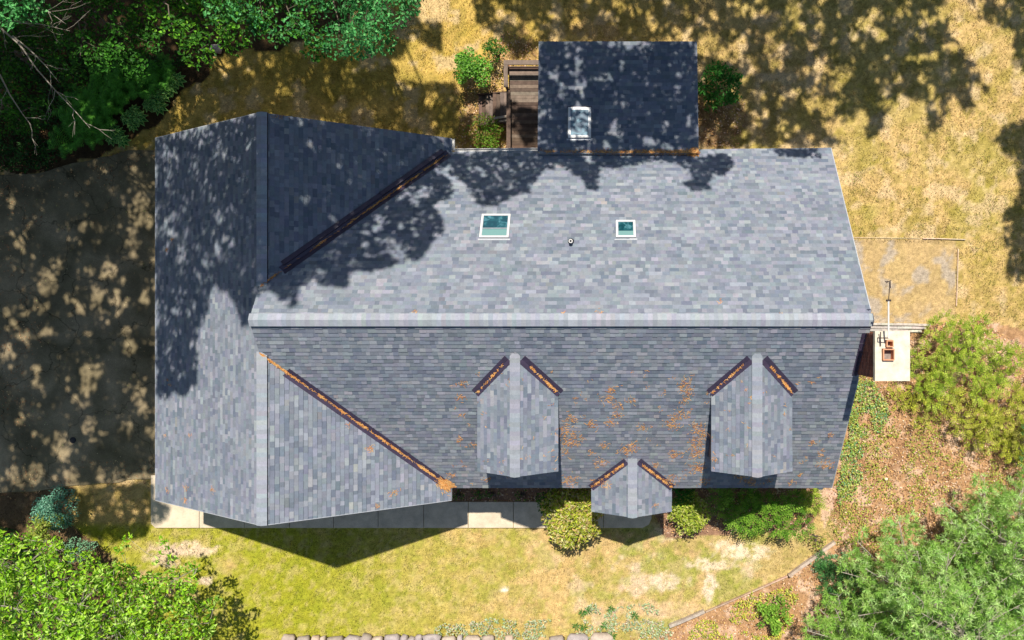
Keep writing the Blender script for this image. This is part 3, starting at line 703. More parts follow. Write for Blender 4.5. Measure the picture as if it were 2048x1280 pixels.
SPOT = [(280, 425, 26), (262, 455, 12), (275, 400, 14), (215, 545, 14), (190, 590, 16), (95, 560, 22), (110, 530, 14), (78, 610, 14), (12, 705, 18), (45, 672, 14), (15, 620, 9), (70, 765, 11), (72, 740, 10), (178, 765, 17), (175, 735, 13), (195, 740, 9), (258, 690, 13), (250, 660, 8), (278, 795, 15), (290, 820, 9), (268, 485, 12), (270, 510, 8), (122, 905, 16), (130, 880, 14), (95, 880, 8), (32, 955, 18), (68, 950, 16), (142, 955, 17), (198, 948, 8), (180, 850, 14), (150, 800, 9), (165, 455, 9), (190, 448, 8), (230, 590, 10), (180, 545, 10), (250, 560, 7), (290, 595, 9), (140, 625, 7), (55, 450, 7), (100, 665, 8), (262, 855, 9), (42, 832, 7), (305, 860, 12), (200, 620, 7),
 (330, 302, 11), (347, 318, 9), (340, 345, 8), (337, 372, 7), (448, 308, 9), (466, 318, 8), (388, 338, 8), (398, 358, 5), (440, 440, 10), (430, 465, 8), (434, 500, 12), (415, 520, 9), (395, 545, 9), (345, 470, 10), (333, 500, 10), (326, 450, 8), (372, 470, 6), (392, 500, 7), (360, 540, 8), (340, 580, 7), (385, 610, 7), (330, 640, 6), (355, 665, 6), (420, 400, 6), (468, 360, 5), (475, 535, 7), (372, 585, 7), (350, 430, 6), (410, 470, 6), (455, 480, 6), (405, 585, 7), (365, 720, 5), (345, 740, 5), (380, 690, 5), (472, 245, 7),
 (625, 285, 10), (640, 300, 8), (680, 325, 9), (606, 400, 9), (655, 395, 7), (762, 318, 8), (600, 245, 8), (700, 360, 5), (668, 440, 9), (680, 420, 6), (590, 330, 5), (845, 300, 8),
 (640, 548, 8), (705, 530, 9), (730, 500, 12), (760, 485, 9), (790, 500, 16), (775, 480, 9), (835, 465, 8), (830, 440, 7), (760, 440, 10), (745, 455, 8), (850, 385, 12), (830, 405, 9), (880, 345, 9), (800, 400, 6), (870, 325, 6), (960, 345, 10), (985, 332, 7), (915, 368, 8), (1000, 335, 6), (1042, 335, 6), (940, 330, 6), (1110, 345, 5),
 (1110, 150, 13), (1118, 172, 10), (1160, 145, 9), (1165, 175, 9), (1142, 150, 6), (1168, 125, 7), (1085, 225, 8), (1100, 232, 6), (1230, 258, 16), (1218, 262, 10), (1210, 290, 10), (1245, 275, 8), (1300, 285, 12), (1330, 290, 12), (1355, 300, 10), (1120, 275, 6), (1330, 250, 8), (1090, 290, 8), (1360, 155, 6), (1335, 135, 6), (1300, 230, 8), (1380, 280, 7), (1280, 270, 6), (1150, 290, 8), (1180, 295, 9), (1265, 240, 6), (1260, 300, 9), (1395, 310, 7),
 (860, 20, 20), (900, 50, 16), (430, 105, 12), (450, 130, 13), (478, 118, 9), (515, 115, 10), (500, 140, 9), (535, 120, 7), (345, 200, 15), (355, 225, 12), (365, 245, 10), (400, 195, 9), (430, 205, 9), (350, 265, 10), (620, 130, 8), (612, 150, 7), (395, 145, 8), (700, 130, 8), (340, 75, 8), (345, 95, 6), (800, 160, 20), (830, 130, 14), (860, 195, 12), (790, 120, 12), (880, 130, 14), (240, 30, 8), (300, 95, 8), (285, 90, 6), (170, 170, 6),
 (1000, 20, 16), (1060, 60, 16), (1030, 30, 12), (1420, 75, 18), (1408, 95, 12), (1440, 105, 14), (1470, 112, 12), (1425, 30, 10), (1490, 115, 9), (1540, 90, 14), (1555, 125, 14), (1535, 75, 8), (1590, 15, 15), (1595, 40, 8), (1645, 125, 14), (1642, 150, 12), (1690, 145, 16), (1670, 165, 14), (1630, 190, 18), (1650, 210, 15), (1620, 205, 10), (1595, 185, 9), (1710, 110, 9), (1560, 195, 8), (1520, 60, 8), (1100, 20, 8), (1160, 45, 10), (1240, 10, 9), (1305, 40, 12), (1260, 55, 7), (1370, 20, 9), (1560, 255, 7), (1590, 250, 8), (1680, 240, 10), (1620, 270, 9), (1480, 15, 10), (1355, 65, 9), (1770, 200, 12), (1520, 185, 8), (1490, 210, 8), (1500, 255, 6), (1820, 20, 9),
 (1158, 232, 20), (1160, 262, 20), (965, 258, 26), (945, 130, 30), (925, 165, 16), (175, 1000, 10), (230, 1000, 12), (235, 1030, 8), (160, 1050, 8), (265, 1040, 8), (200, 1020, 8)]
SPOT = np.array(SPOT, float)
def landing(C):
    h = np.zeros(len(C)); done = np.zeros(len(C), bool)
    for zt in np.arange(7.2, 0, -.12):
        r_ = roofz(C[:, 0], C[:, 1] - SUNK * (C[:, 2] - zt)); k = ~done & (r_ >= zt); h[k] = zt + .06; done |= k
    Yl = C[:, 1] - SUNK * (C[:, 2] - h)
    return CX + C[:, 0] * F / (H - h), CY - Yl * F / (H - h), h
def mask(px, py, grow=0):
    wx = (fbm(px, py, .03, 201) - .5) * 24; wy = (fbm(px, py, .03, 202) - .5) * 24
    m = np.zeros(len(px), bool)
    for poly in SH: m |= inpoly(px + wx, py + wy, poly)
    vx = wx * .6 + (fbm(px, py, .11, 203, 3) - .5) * 26; vy = wy * .6 + (fbm(px, py, .11, 204, 3) - .5) * 26
    lit = np.zeros(len(px), bool)
    for x, y, r in SPOT:
        d = ((px + vx - x) ** 2 + ((py + vy - y) * .8) ** 2) / (r * (1.12 if x < 312 else .92 if 1078 < x < 1395 and y > 83 else 1.0)) ** 2
        lit |= d < 1
    return m & (~lit | (rng.uniform(0, 1, len(px)) < .13))
TR = [(-25.5, 9.5), (-20, 17), (-14.5, 19), (-9.8, 20.5), (1, 21), (7.5, 21.5), (12.7, 20.5), (22.5, 13), (22, 4), (-28.5, 0), (-29, -9)]
def hicanopy():
    Cs = []
    step = 24
    for yy in np.arange(-80, 1100, step):
        for xx in np.arange(-80, 2130, step):
            px = xx + rng.uniform(-10, 10); py = yy + rng.uniform(-10, 10)
            if not any(inpoly(np.array([px]), np.array([py]), p)[0] for p in SH): continue
            X, Y, z0 = onroof(px, py)
            # lowest height at which a crown above this spot on the sun ray is clear of the frame
            zl = H - (-X) * F / 1240 if X < 0 else 99
            zr = H - X * F / 888 if X > 0 else 99
            zt = ((670 / F) * H - Y + SUNK * z0) / (SUNK + 670 / F)
            zc = max(min(zl, zr, zt) + 1.0, 9.5)
            zc += 1.2 * float(vnoise(X, Y, .25, 300)) + rng.uniform(0, 1.6)
            Cs.append((X, Y + SUNK * (zc - z0), zc))
    return np.array(Cs)
HC = hicanopy()
own = np.argmin(np.stack([(HC[:, 0] - t[0]) ** 2 + (HC[:, 1] - t[1]) ** 2 for t in TR], 1), 1)
labs = ['tall tree rising behind the fern bank in the top left corner', 'tall tree beyond the top edge, left of the driveway head', 'tall tree beyond the top edge above the wing gable', 'tall tree beyond the top edge above the deck shrubs',
        'tall tree beyond the top edge above the rear extension', 'tall tree beyond the top edge above the back lawn', 'tall tree beyond the top right lawn', 'tall tree outside the right edge, level with the pale lawn',
        'tall tree outside the right edge, level with the gravel patch', 'tall tree outside the left edge, beside the driveway', 'tall tree outside the left edge, near the driveway bottom']
for ti, t in enumerate(TR):
    cs = HC[own == ti]
    if len(cs) < 3: continue
    n = 125 if ti in (0, 9, 10) else 98; d = rng.normal(size=(len(cs), n, 3)); d /= np.linalg.norm(d, axis=2)[..., None]
    C = (cs[:, None, :] + d * (rng.uniform(0, 1, (len(cs), n, 1)) ** .5) * .52).reshape(-1, 3)
    px, py, h = landing(C)
    ax = CX + C[:, 0] * F / (H - C[:, 2]); ay = CY - C[:, 1] * F / (H - C[:, 2])
    inside = (ax > -8) & (ax < 2056) & (ay > -8) & (ay < 1288)
    nz = fbm(px, py, .045, 400, 3)
    keep = mask(px, py) & ~inside & (nz < (.63 if ti in (5, 6) else .80 if ti in (1, 2, 3) else .72))
    C = C[keep]
    A = leaves_arrays(C, rng.uniform(.14, .24, len(C)), rng.uniform(.10, .16, len(C)), pick([(.05, .11, .02), (.04, .09, .02), (.07, .13, .03)], len(C)), up=.9)
    cz = cs[:, 2].mean(); ctr = cs.mean(0)
    top = (t[0] * .75 + ctr[0] * .25, t[1] * .8 + ctr[1] * .2, cz + .5)
    sel = cs[rng.permutation(len(cs))[:60]]
    # limbs only where they stay out of the frame and in the shade
    ok = []
    tree('tall_tree', labs[ti], 'tree', (t[0], t[1], 0), top, .32, [(c, .5) for c in sel[:20]], A, 'dullleaf', group='tall trees round the plot', nl=6)

# --- visible woodland canopy at top left (countable trees)
def region_clumps(poly, z0, z1, step, r0, r1, keep=1.0, zf=None):
    xs = [p[0] for p in poly]; ys = [p[1] for p in poly]; out = []
    y = min(ys)
    while y < max(ys):
        x = min(xs)
        while x < max(xs):
            px = x + random.uniform(-.5, .5) * step; py = y + random.uniform(-.5, .5) * step
            if inpoly(np.array([px]), np.array([py]), poly)[0] and random.random() < keep:
                z = random.uniform(z0, z1) if zf is None else zf(px, py) + random.uniform(z0, z1)
                out.append((np.array(P(px, py, z)), random.uniform(r0, r1)))
            x += step
        y += step
    return out
DG = [(.03, .125, .012), (.045, .17, .015), (.025, .09, .01), (.07, .23, .02)]
TG = [(.05, .24, .06), (.07, .30, .08), (.035, .16, .04), (.14, .42, .13)]
LG = [(.12, .34, .02), (.19, .44, .03), (.07, .20, .02)]
def wood(label, poly, z0, z1, base, pal, L=.15, step=38, per=95, r0=.35, r1=.65, lm='leaf', up=.7):
    cl = region_clumps(poly, z0, z1, step, r0, r1, .95)
    A = clump_leaves(cl, per, L, L * .62, pal, up, squash=.55)
    c = np.mean([c for c, _ in cl], 0)
    return tree('broadleaf_tree', label, 'tree', (*base, 0), (c[0] * .5 + base[0] * .5, c[1] * .5 + base[1] * .5, max(1.5, c[2] - .6)), .13, cl, A, lm, nl=7, group='trees of the shaded wood')
wood('teal green tree with lit leaf tips at the top edge, nearest the back lawn', [(600, -60), (835, -60), (825, 15), (785, 35), (760, 95), (720, 125), (665, 105), (640, 60)], 5.5, 7.0, P(740, -90, 0)[:2], TG)
wood('green tree at the top edge, left of the teal one', [(420, -60), (620, -60), (640, 50), (665, 110), (600, 128), (540, 105), (500, 50), (430, 20)], 5.0, 6.6, P(560, -60, 0)[:2], TG + DG)
wood('dark tree at the top edge over the fern bank', [(230, -60), (440, -60), (500, 50), (530, 90), (440, 80), (380, 110), (320, 60), (250, 50)], 3.6, 5.2, P(380, 0, 0)[:2], DG + LG)
wood('dark tree filling the shade behind the ferns', [(90, -60), (250, -60), (260, 50), (330, 80), (350, 130), (260, 150), (170, 130), (110, 60)], 3.2, 4.6, P(230, 60, 0)[:2], DG)
wood('teal sprig of a tree poking into the very top left corner', [(-60, -60), (85, -60), (75, 12), (40, 30), (-60, 40)], 7.5, 8.5, P(30, 60, 0)[:2], TG, step=30)
wood('low dark tree at the left edge below the bare branches', [(-60, 150), (40, 130), (95, 180), (100, 225), (70, 262), (20, 250), (-60, 300)], 2.2, 3.2, P(20, 220, 0)[:2], DG, step=34, L=.13)
wood('dark tree behind the bare pale branches', [(-60, 30), (90, 20), (180, 120), (170, 180), (90, 170), (-60, 140)], 2.4, 3.8, P(60, 130, 0)[:2], DG, step=38)
# bare branches
bt = empty('bare_tree', P(-40, 90, 0), 'leafless tree reaching pale bare branches in from the left edge', 'tree')
mb = MB(); tb = np.array(P(-40, 90, 0)); z = 6.6
hub = np.array(P(-70, 20, 6.2)); limb(mb, tb, hub, .16, .09, n=6, jit=.02)
mb.build('trunk', M['bark'], bt, smooth=True)
def twig(path, r, kids=8):
    b_ = MB(); pts = [np.array(P(x, y, zz)) for x, y, zz in path]; b_.tube(pts, [r * (1 - .8 * k / (len(pts) - 1)) for k in range(len(pts))], 6)
    for k in range(kids):
        i = random.randrange(len(pts) - 1); t = random.random(); q = pts[i] * (1 - t) + pts[i + 1] * t; d = pts[i + 1] - pts[i]; d /= np.linalg.norm(d)
        ang = random.choice((-1, 1)) * random.uniform(.4, 1.0); ca, sa = math.cos(ang), math.sin(ang)
        e = np.array((d[0] * ca - d[1] * sa, d[0] * sa + d[1] * ca, random.uniform(-.2, .2))); L = random.uniform(.5, 1.3)
        e1 = limb(b_, q, q + e * L, r * .3, .003, n=4, jit=.08)
        for _ in range(2):
            q2 = e1[2]; e2 = e + np.array((random.uniform(-.7, .7), random.uniform(-.7, .7), 0)); limb(b_, q2, q2 + e2 * L * .4, r * .15, .002, n=2)
    return b_.build('branch', M['palebark'], bt)
twig([(-70, 20, 6.2), (0, 55, 6.1), (40, 90, 5.9), (75, 140, 5.7), (110, 180, 5.4), (150, 222, 5.1), (180, 256, 5.0)], .036, 7)
twig([(-70, 90, 5.9), (0, 150, 5.6), (20, 190, 5.4), (45, 228, 5.2), (62, 250, 5.1)], .036, 4)
twig([(25, 72, 6.0), (60, 100, 5.8), (92, 132, 5.6), (118, 165, 5.5)], .03, 5)
twig([(30, 45, 6.0), (80, 48, 5.9), (140, 62, 5.8)], .02, 4)
twig([(60, 10, 6.4), (100, 25, 6.3), (132, 48, 6.2)], .02, 3)

# --- shrubs
def shrub(name, label, cat, px, py, rx, h, pal, L=.10, Wr=.6, per=130, lm='leaf', nclump=22, up=.7, ry=None, squash=.9, group=None, amt=.22, rcl=.33):
    zc = h * .62; c = np.array(P(px, py, zc)); k = (H - zc) / F; rX = rx * k; rY = (ry or rx) * k; base = (c[0], c[1], 0)
    root = empty(name, base, label, cat, group); cl = []
    for i in range(nclump):
        a = random.uniform(0, 2 * math.pi); q = random.uniform(0, 1) ** .5; ph = math.sqrt(max(0, 1 - q * q))
        rr = rcl * min(rX, rY) * random.uniform(.8, 1.25) / 1.0
        cl.append((c + np.array((math.cos(a) * q * (rX - rr * .6), math.sin(a) * q * (rY - rr * .6), (h * .38) * ph * random.uniform(.5, 1) - .1 * h)), rr))
    A = clump_leaves(cl, per / (rcl ** 2 * 9) if per > 0 else per, L, L * Wr, pal, up, amt, squash)
    mb = MB()
    for cc_, _ in cl[:12]: limb(mb, (base[0] + random.uniform(-.08, .08), base[1] + random.uniform(-.08, .08), -.02), cc_, .022, .006, n=4)
    mb.build('stem', M['bark'], root, smooth=True)
    mesh_np('foliage', *A, [M[lm]], root)
    return root
BG = [(.13, .34, .03), (.19, .42, .04), (.09, .25, .03), (.24, .46, .10)]
YG = [(.24, .30, .035), (.32, .36, .05), (.15, .22, .03), (.38, .36, .10)]
RH = [(.40, .46, .04), (.50, .50, .07), (.26, .33, .03), (.50, .36, .14), (.60, .55, .24)]
shrub('round_bush', 'bright green rounded bush behind the deck corner', 'bush', 946, 138, 41, 1.5, BG, L=.10, per=230, nclump=34)
shrub('dark_bush', 'darker bush just above the bright rounded one', 'bush', 990, 98, 26, 1.3, [(.06, .19, .02), (.09, .25, .03), (.05, .14, .02)], L=.09, per=190, nclump=18)
shrub('loose_bush', 'loose olive green bush beside the deck rail, near the house wall', 'bush', 968, 264, 39, 1.1, [(.11, .27, .02), (.18, .33, .03), (.26, .34, .05), (.20, .15, .04)], L=.09, per=150, nclump=28)
shrub('broadleaf_bush', 'glossy dark green bush right of the rear extension', 'bush', 1438, 172, 48, 1.5, [(.035, .17, .02), (.05, .23, .03), (.03, .11, .015), (.09, .3, .05)], L=.20, Wr=.32, per=75, nclump=30)
shrub('rhododendron', 'yellow green leathery bush on the walkway, left of the porch', 'bush', 1146, 1030, 63, 1.8, RH, L=.16, Wr=.42, per=130, nclump=56, rcl=.26, ry=66)
shrub('rhododendron', 'smaller yellow green bush on the lawn, right of the porch', 'bush', 1377, 1028, 43, 1.3, [(.34, .44, .04), (.42, .48, .06), (.20, .29, .03), (.52, .54, .16)], L=.13, Wr=.4, per=170, nclump=32, rcl=.3)
shrub('yew_bush', 'dark green bush tucked behind the left porch bush', 'bush', 1103, 1002, 30, 1.3, [(.05, .14, .02), (.07, .19, .025), (.10, .24, .03)], L=.10, per=150, nclump=18)
shrub('yew_bush', 'dark green bush between the porch eave and the right porch bush', 'bush', 1364, 990, 30, 1.2, [(.04, .18, .02), (.06, .23, .025)], L=.10, per=150, nclump=16)
for x, r, lb in ((915, 15, 'small shaded plant in the bed at the foot of the left valley'), (955, 13, 'small shaded plant in the bed beneath the left dormer'), (985, 22, 'wider shaded fern like plant spilling from the bed onto the walkway'), (1045, 20, 'shaded plant in the bed between walkway and eave, left of the yew')):
    shrub('bed_plant', lb, 'plant', x, 991, r, .45, [(.06, .17, .02), (.09, .22, .03)], L=.10, Wr=.4, per=130, nclump=10, ry=13, group='low plants in the front bed')
shrub('plant', 'small green plant at the timber edging by the side path', 'plant', 1635, 1078, 24, .5, YG, L=.09, per=110, nclump=14)
shrub('green_bush', 'bright green bush amid yellow ground cover at the bottom edge', 'bush', 1548, 1232, 35, .9, [(.20, .38, .04), (.28, .46, .06), (.12, .25, .025)], L=.12, per=130, nclump=24, ry=44, rcl=.24)
shrub('blue_bush', 'blue green small leaved bush at the lower driveway corner', 'bush', 112, 1020, 44, 1.5, [(.09, .26, .16), (.13, .33, .22), (.06, .18, .11), (.20, .38, .26)], L=.08, per=230, nclump=34, lm='dullleaf')
shrub('blue_bush', 'blue green sprawling bush under the edge of the lower left tree', 'bush', 160, 1098, 34, 1.3, [(.16, .32, .17), (.2, .38, .22), (.10, .22, .12)], L=.08, per=150, nclump=22, lm='dullleaf')
shrub('yellow_bush', 'yellow green bush between the blue bush and lower left tree', 'bush', 92, 1060, 38, 2.1, YG + [(.3, .42, .06)], L=.10, per=160, nclump=28)
# feathery evergreens: short sprays
def sprays(clumps, n_per, L, pal, rg=rng, up=.25, wr=.16, amt=.25, kids=7):
    """each spray = a fan of narrow leaflets along a short axis"""
    Vs = []; Cs = []
    for c, r in clumps:
        for _ in range(max(2, int(n_per * r * r * 4))):
            d = rg.normal(size=3); d[2] = abs(d[2]) * .6 + up; d /= np.linalg.norm(d)
            p = np.array(c) + d * r * rg.uniform(.3, 1) * np.array((1, 1, .8))
            ax = np.array((d[0], d[1], d[2] * .35 + rg.uniform(-.1, .25))); ax /= np.linalg.norm(ax)
            s = np.cross(ax, (0, 0, 1)); s /= np.linalg.norm(s) + 1e-6; l = L * rg.uniform(.7, 1.3)
            col = np.array(pal[rg.integers(len(pal))]) * (1 + rg.uniform(-amt, amt))
            for k in range(kids):
                t = k / kids; q = p + ax * l * t; sd = -1 if k % 2 else 1
                dd = ax * .75 + s * sd * .8 + np.array((0, 0, rg.uniform(-.15, .15))); dd /= np.linalg.norm(dd); ll = l * .45 * (1 - .45 * t); w = np.cross(dd, (0, 0, 1)) * ll * wr * 1.3
                Vs.append(np.stack([q - w * .3, q + dd * ll * .5 - w, q + dd * ll, q + dd * ll * .5 + w])); Cs.append(col * rg.uniform(.85, 1.15))
    V = np.concatenate(Vs); return V, np.arange(len(V)).reshape(-1, 4), np.clip(np.array(Cs), 0, 1)
def juniper(label, poly, z0, z1, pal, step=24, name='juniper', cat='bush', L=.26, per=52, group=None, zf=None, r0=.25, r1=.42):
    cl = region_clumps(poly, z0, z1, step, r0, r1, .93, zf); c = np.mean([c for c, _ in cl], 0)
    root = empty(name, (c[0], c[1], 0), label, cat, group); mb = MB()
    for cc_, _ in cl[::3]: limb(mb, (c[0], c[1], 0), cc_ - np.array((0, 0, .12)), .016, .005, n=4, jit=.04)
    mb.build('stem', M['bark'], root, smooth=True); mesh_np('foliage', *sprays(cl, per, L, pal), [M['needle']], root); return root
JG = [(.24, .34, .03), (.32, .40, .04), (.15, .23, .02), (.38, .45, .07)]
JO = [(.34, .37, .035), (.42, .43, .05), (.21, .25, .02), (.46, .44, .09)]
juniper('spreading green juniper nearest the chimney top, on the right slope', [(1850, 640), (1905, 625), (1985, 650), (2040, 700), (2000, 790), (1930, 800), (1870, 770), (1835, 690)], .5, 1.3, JG)
juniper('olive green juniper low on the right slope, cut by the right edge', [(1880, 790), (1990, 790), (2080, 730), (2090, 900), (2020, 930), (1960, 905), (1900, 850)], .4, 1.2, JO)
juniper('small sparse juniper below the chimney', [(1775, 800), (1830, 770), (1880, 790), (1860, 850), (1830, 830), (1800, 830)], .2, .6, JO, step=22, per=18)
juniper('green juniper hugging the slope between the two larger ones', [(1800, 700), (1840, 720), (1900, 790), (1880, 830), (1820, 760)], .3, .8, JG, step=22)
juniper('dark conifer at the right edge above the pine', [(2030, 840), (2100, 800), (2100, 960), (2050, 940)], .5, 1.4, [(.07, .19, .06), (.05, .13, .04)], step=24)
juniper('bushy conifer in the front bed under the right dormer, half in shade', [(1420, 985), (1615, 985), (1618, 1050), (1585, 1062), (1540, 1052), (1505, 1062), (1465, 1045), (1430, 1015)], .4, 1.0, [(.13, .27, .02), (.19, .33, .035), (.08, .19, .015)], step=18, L=.3, per=30, name='bed_conifer')
juniper('sunlit conifer fringe at the corner of the front bed', [(1600, 975), (1640, 972), (1645, 995), (1625, 1020), (1612, 1000)], .3, .7, JG, step=16, name='bed_conifer', L=.22)

# --- lower left broadleaf tree
def zdome(cx, cy, rx, ry, top): return lambda x, y: top * math.sqrt(max(.05, 1 - ((x - cx) / rx) ** 2 - ((y - cy) / ry) ** 2))
poly = [(-60, 1060), (40, 1070), (110, 1080), (190, 1110), (205, 1140), (240, 1110), (262, 1150), (240, 1185), (300, 1150), (345, 1130), (370, 1105), (400, 1130), (380, 1165), (450, 1185), (440, 1215), (420, 1260), (400, 1330), (-60, 1350)]
cl = region_clumps(poly, -.3, .4, 20, .22, .40, .86, zf=zdome(120, 1260, 420, 260, 4.2))
cl += region_clumps([(-60, 1110), (300, 1170), (380, 1340), (-60, 1350)], 2.0, 3.0, 36, .3, .5, .8)
for q in ((255, 1075), (250, 1092), (322, 1085), (330, 1100), (343, 1118), (310, 1120), (395, 1135), (240, 1100)): cl.append((np.array(P(*q, 2.7)), .2))
A = clump_leaves(cl, 90, .19, .082, [(.25, .47, .02), (.33, .54, .03), (.16, .34, .015), (.42, .60, .12), (.09, .21, .012)], .5, .32, .8)
tree('ornamental_tree', 'bright green broadleaf tree filling the lower left corner', 'tree', P(150, 1260, 0), P(150, 1240, 2.6), .11, cl, A, 'leaf', 'palebark', nl=16)

# --- white pines, lower right: tufts of long needles
def pine(label, base, h, rad, pal, whorls=13, tuft=.19, zmin=1.2, seed=1, shape=.75, dens=1.0):
    rd = random.Random(seed); rg = np.random.default_rng(seed)
    root = empty('pine_tree', base, label, 'tree', 'pines at the lower right'); mb = MB(); base = np.array(base, float)
    mb.tube([base - (0, 0, .3), base + (.05, 0, h * .5), base + (0, .03, h)], [.17, .11, .02], 8)
    T = []; D = []
    for w in range(whorls):
        t = w / (whorls - 1); z = zmin + (h - zmin) * t ** .9; rr = rad * (1 - t) ** shape + .25
        nb = int(9 - 3 * t)
        for b in range(nb):
            a = 2 * math.pi * (b + rd.random() * .7) / nb + w; L = rr * rd.uniform(.75, 1.12)
            d = np.array((math.cos(a), math.sin(a), .12 + .5 * t)); o = base + (0, 0, z); pts = []
            for k in range(6): q = k / 5; pts.append(o + d * L * q + np.array((0, 0, .12 * L * q * q)))
            mb.tube(pts, [.03 * (1 - q / 6) * (1 - t * .5) + .006 for q in range(6)], 5)
            s = np.array((-d[1], d[0], 0)); nsub = int(L * 5.5)
            for k in range(nsub):
                q = .22 + .78 * (k + rd.random()) / nsub; p = o + d * L * q + np.array((0, 0, .12 * L * q * q)); sd = rd.choice((-1, 1)); l2 = (1 - q * .72) * L * .42 + .12
                e = p + (s * sd * .85 + d * .55 + np.array((0, 0, .12))) * l2
                mb.tube([p, e], [.008, .004], 4)
                nt = max(1, int(l2 * 6 * dens))
                for m in range(nt):
                    f = (m + 1) / nt; tp = p + (e - p) * f + np.array((rd.uniform(-.09, .09), rd.uniform(-.09, .09), rd.uniform(-.02, .06)))
                    T.append(tp); v = (e - p) / np.linalg.norm(e - p) * .9 + np.array((rd.uniform(-.5, .5), rd.uniform(-.5, .5), .75)); D.append(v / np.linalg.norm(v))
            T.append(pts[-1]); D.append(d / np.linalg.norm(d))
    T = np.array(T); D = np.array(D); n = len(T); K = 24
    dirs = rg.normal(size=(n, K, 3)); dirs /= np.linalg.norm(dirs, axis=2)[..., None]; dirs = dirs * .85 + D[:, None, :] * .75; dirs /= np.linalg.norm(dirs, axis=2)[..., None]
    ln = tuft * rg.uniform(.7, 1.1, (n, K, 1)); sd = np.cross(dirs, rg.normal(size=(n, K, 3))); sd /= np.linalg.norm(sd, axis=2)[..., None]
    c = T[:, None, :]; w = .012
    V = np.stack([c - sd * w * .5 + dirs * ln * .05, c + sd * w * .5 + dirs * ln * .05, c + dirs * ln + sd * w * .6, c + dirs * ln - sd * w * .6], 2).reshape(-1, 3)
    col = pick(pal, n, .18, rg); col = np.repeat(col, K, 0) * rg.uniform(.8, 1.2, (n * K, 1))
    mb.build('trunk', M['palebark'], root, smooth=True); mesh_np('crown', V, np.arange(n * K * 4).reshape(-1, 4), np.clip(col, 0, 1), [M['needle']], root); return root
PG = [(.33, .54, .11), (.41, .62, .16), (.22, .40, .07), (.50, .70, .26)]
pine('large blue green pine filling the lower right corner', (12.1, -10.6, 0), 8.6, 3.2, PG, seed=3)
pine('second blue green pine at the right edge, upper of the group', (15.2, -8.3, 0), 7.2, 2.7, PG, seed=5, whorls=12)
pine('lower pine at the bottom edge, left side of the group', (9.7, -12.4, 0), 5.5, 1.9, [(.30, .52, .09), (.36, .57, .12)], seed=9, whorls=9)
pine('pine almost hidden in the very corner behind the large one', (15.6, -12.6, 0), 7.5, 2.8, PG, seed=12, whorls=12)
juniper('dark green shrub under the near side of the pine', [(1640, 1115), (1690, 1100), (1730, 1120), (1720, 1200), (1660, 1210), (1640, 1170)], .2, .7, [(.05, .16, .04), (.08, .2, .05)], step=24, name='dark_shrub')

# --- ferns and hostas at top left
def fern_mesh(parent):
    Vs = []; Cs = []
    for f in range(13):
        a = 2 * math.pi * f / 13 + random.uniform(-.2, .2); L = random.uniform(.5, .75)
        for k in range(14):
            t = (k + 1) / 15; p = np.array((math.cos(a) * L * t, math.sin(a) * L * t, .42 * math.sin(t * 2.2) + .05)); ll = .17 * math.sin(math.pi * min(1, t * .85 + .12)) + .02
            for sd in (-1, 1):
                dd = np.array((-math.sin(a) * sd + math.cos(a) * .35, math.cos(a) * sd + math.sin(a) * .35, -.1)); w = np.array((math.cos(a), math.sin(a), 0)) * .018
                Vs.append(np.stack([p - w, p + dd * ll * .6 - w * .9, p + dd * ll, p + w])); Cs.append(np.array((.10, .32, .03)) * random.uniform(.6, 1.35))
    V = np.concatenate(Vs); return mesh_np('fronds', V, np.arange(len(V)).reshape(-1, 4), np.array(Cs), [M['leaf']], parent)
fr = empty('fern', (0, 0, 0), 'green fern at the upper end of the fern bank', 'fern', 'ferns on the shaded bank'); fern_mesh(fr)
fl_ = [(335, 140), (300, 150), (265, 158), (300, 178), (258, 185), (225, 190), (240, 212), (205, 222), (175, 205), (215, 250), (185, 240), (165, 230), (230, 160), (200, 270), (330, 160), (150, 285)]
FL = ['fern at the upper end of the bank, nearest the back lawn', 'fern beside the uppermost fern of the bank', 'fern in the upper middle of the bank, under the dark tree', 'fern just behind the upper hostas', 'fern in the middle of the bank', 'fern left of the middle of the bank', 'fern behind the middle hostas', 'fern in the lower middle of the bank', 'fern on the left fringe, near the bare branches', 'fern behind the lowest hostas', 'fern low on the bank, among leaf litter', 'lowest left fern, at the tip of the bare branch', 'fern at the back of the bank in deep shade', 'fern at the bottom end, near the driveway head', 'fern overlapping the topmost hosta', 'stray small fern in litter above the driveway']
for i, (x, y) in enumerate(fl_):
    o = fr if i == 0 else copy_tree(fr)
    o.location = P(x, y, .05); o.rotation_euler = (0, 0, random.uniform(0, 6)); s_ = random.uniform(.85, 1.25); o.scale = (s_,) * 3; o['label'] = 'green ' + FL[i]
hr = empty('hosta', (0, 0, 0), 'hosta', 'plant', 'variegated hostas along the bank edge')
Vs = []; Cs = []
for ring, (n, L, tz) in enumerate(((9, .30, .10), (8, .22, .2), (5, .14, .27))):
    for k in range(n):
        a = 2 * math.pi * k / n + ring * .4; d = np.array((math.cos(a), math.sin(a), 0)); s = np.array((-d[1], d[0], 0)); c0 = d * .05 + (0, 0, tz); w = L * .30
        def lf(sc, dz):
            return [c0 + (0, 0, dz) + d * L * (.5 - .5 * sc), c0 + d * L * .45 - s * w * sc + (0, 0, .03 + dz), c0 + d * L * (.5 + .5 * sc) + (0, 0, -.04 + dz), c0 + d * L * .45 + s * w * sc + (0, 0, .03 + dz)]
        Vs.append(np.array(lf(1, 0))); Cs.append((.38, .66, .18)); Vs.append(np.array(lf(.64, .008))); Cs.append(tuple(np.array((.05, .20, .04)) * random.uniform(.8, 1.2)))
V = np.concatenate(Vs); mesh_np('leaves', V, np.arange(len(V)).reshape(-1, 4), np.array(Cs), [M['leaf']], hr)
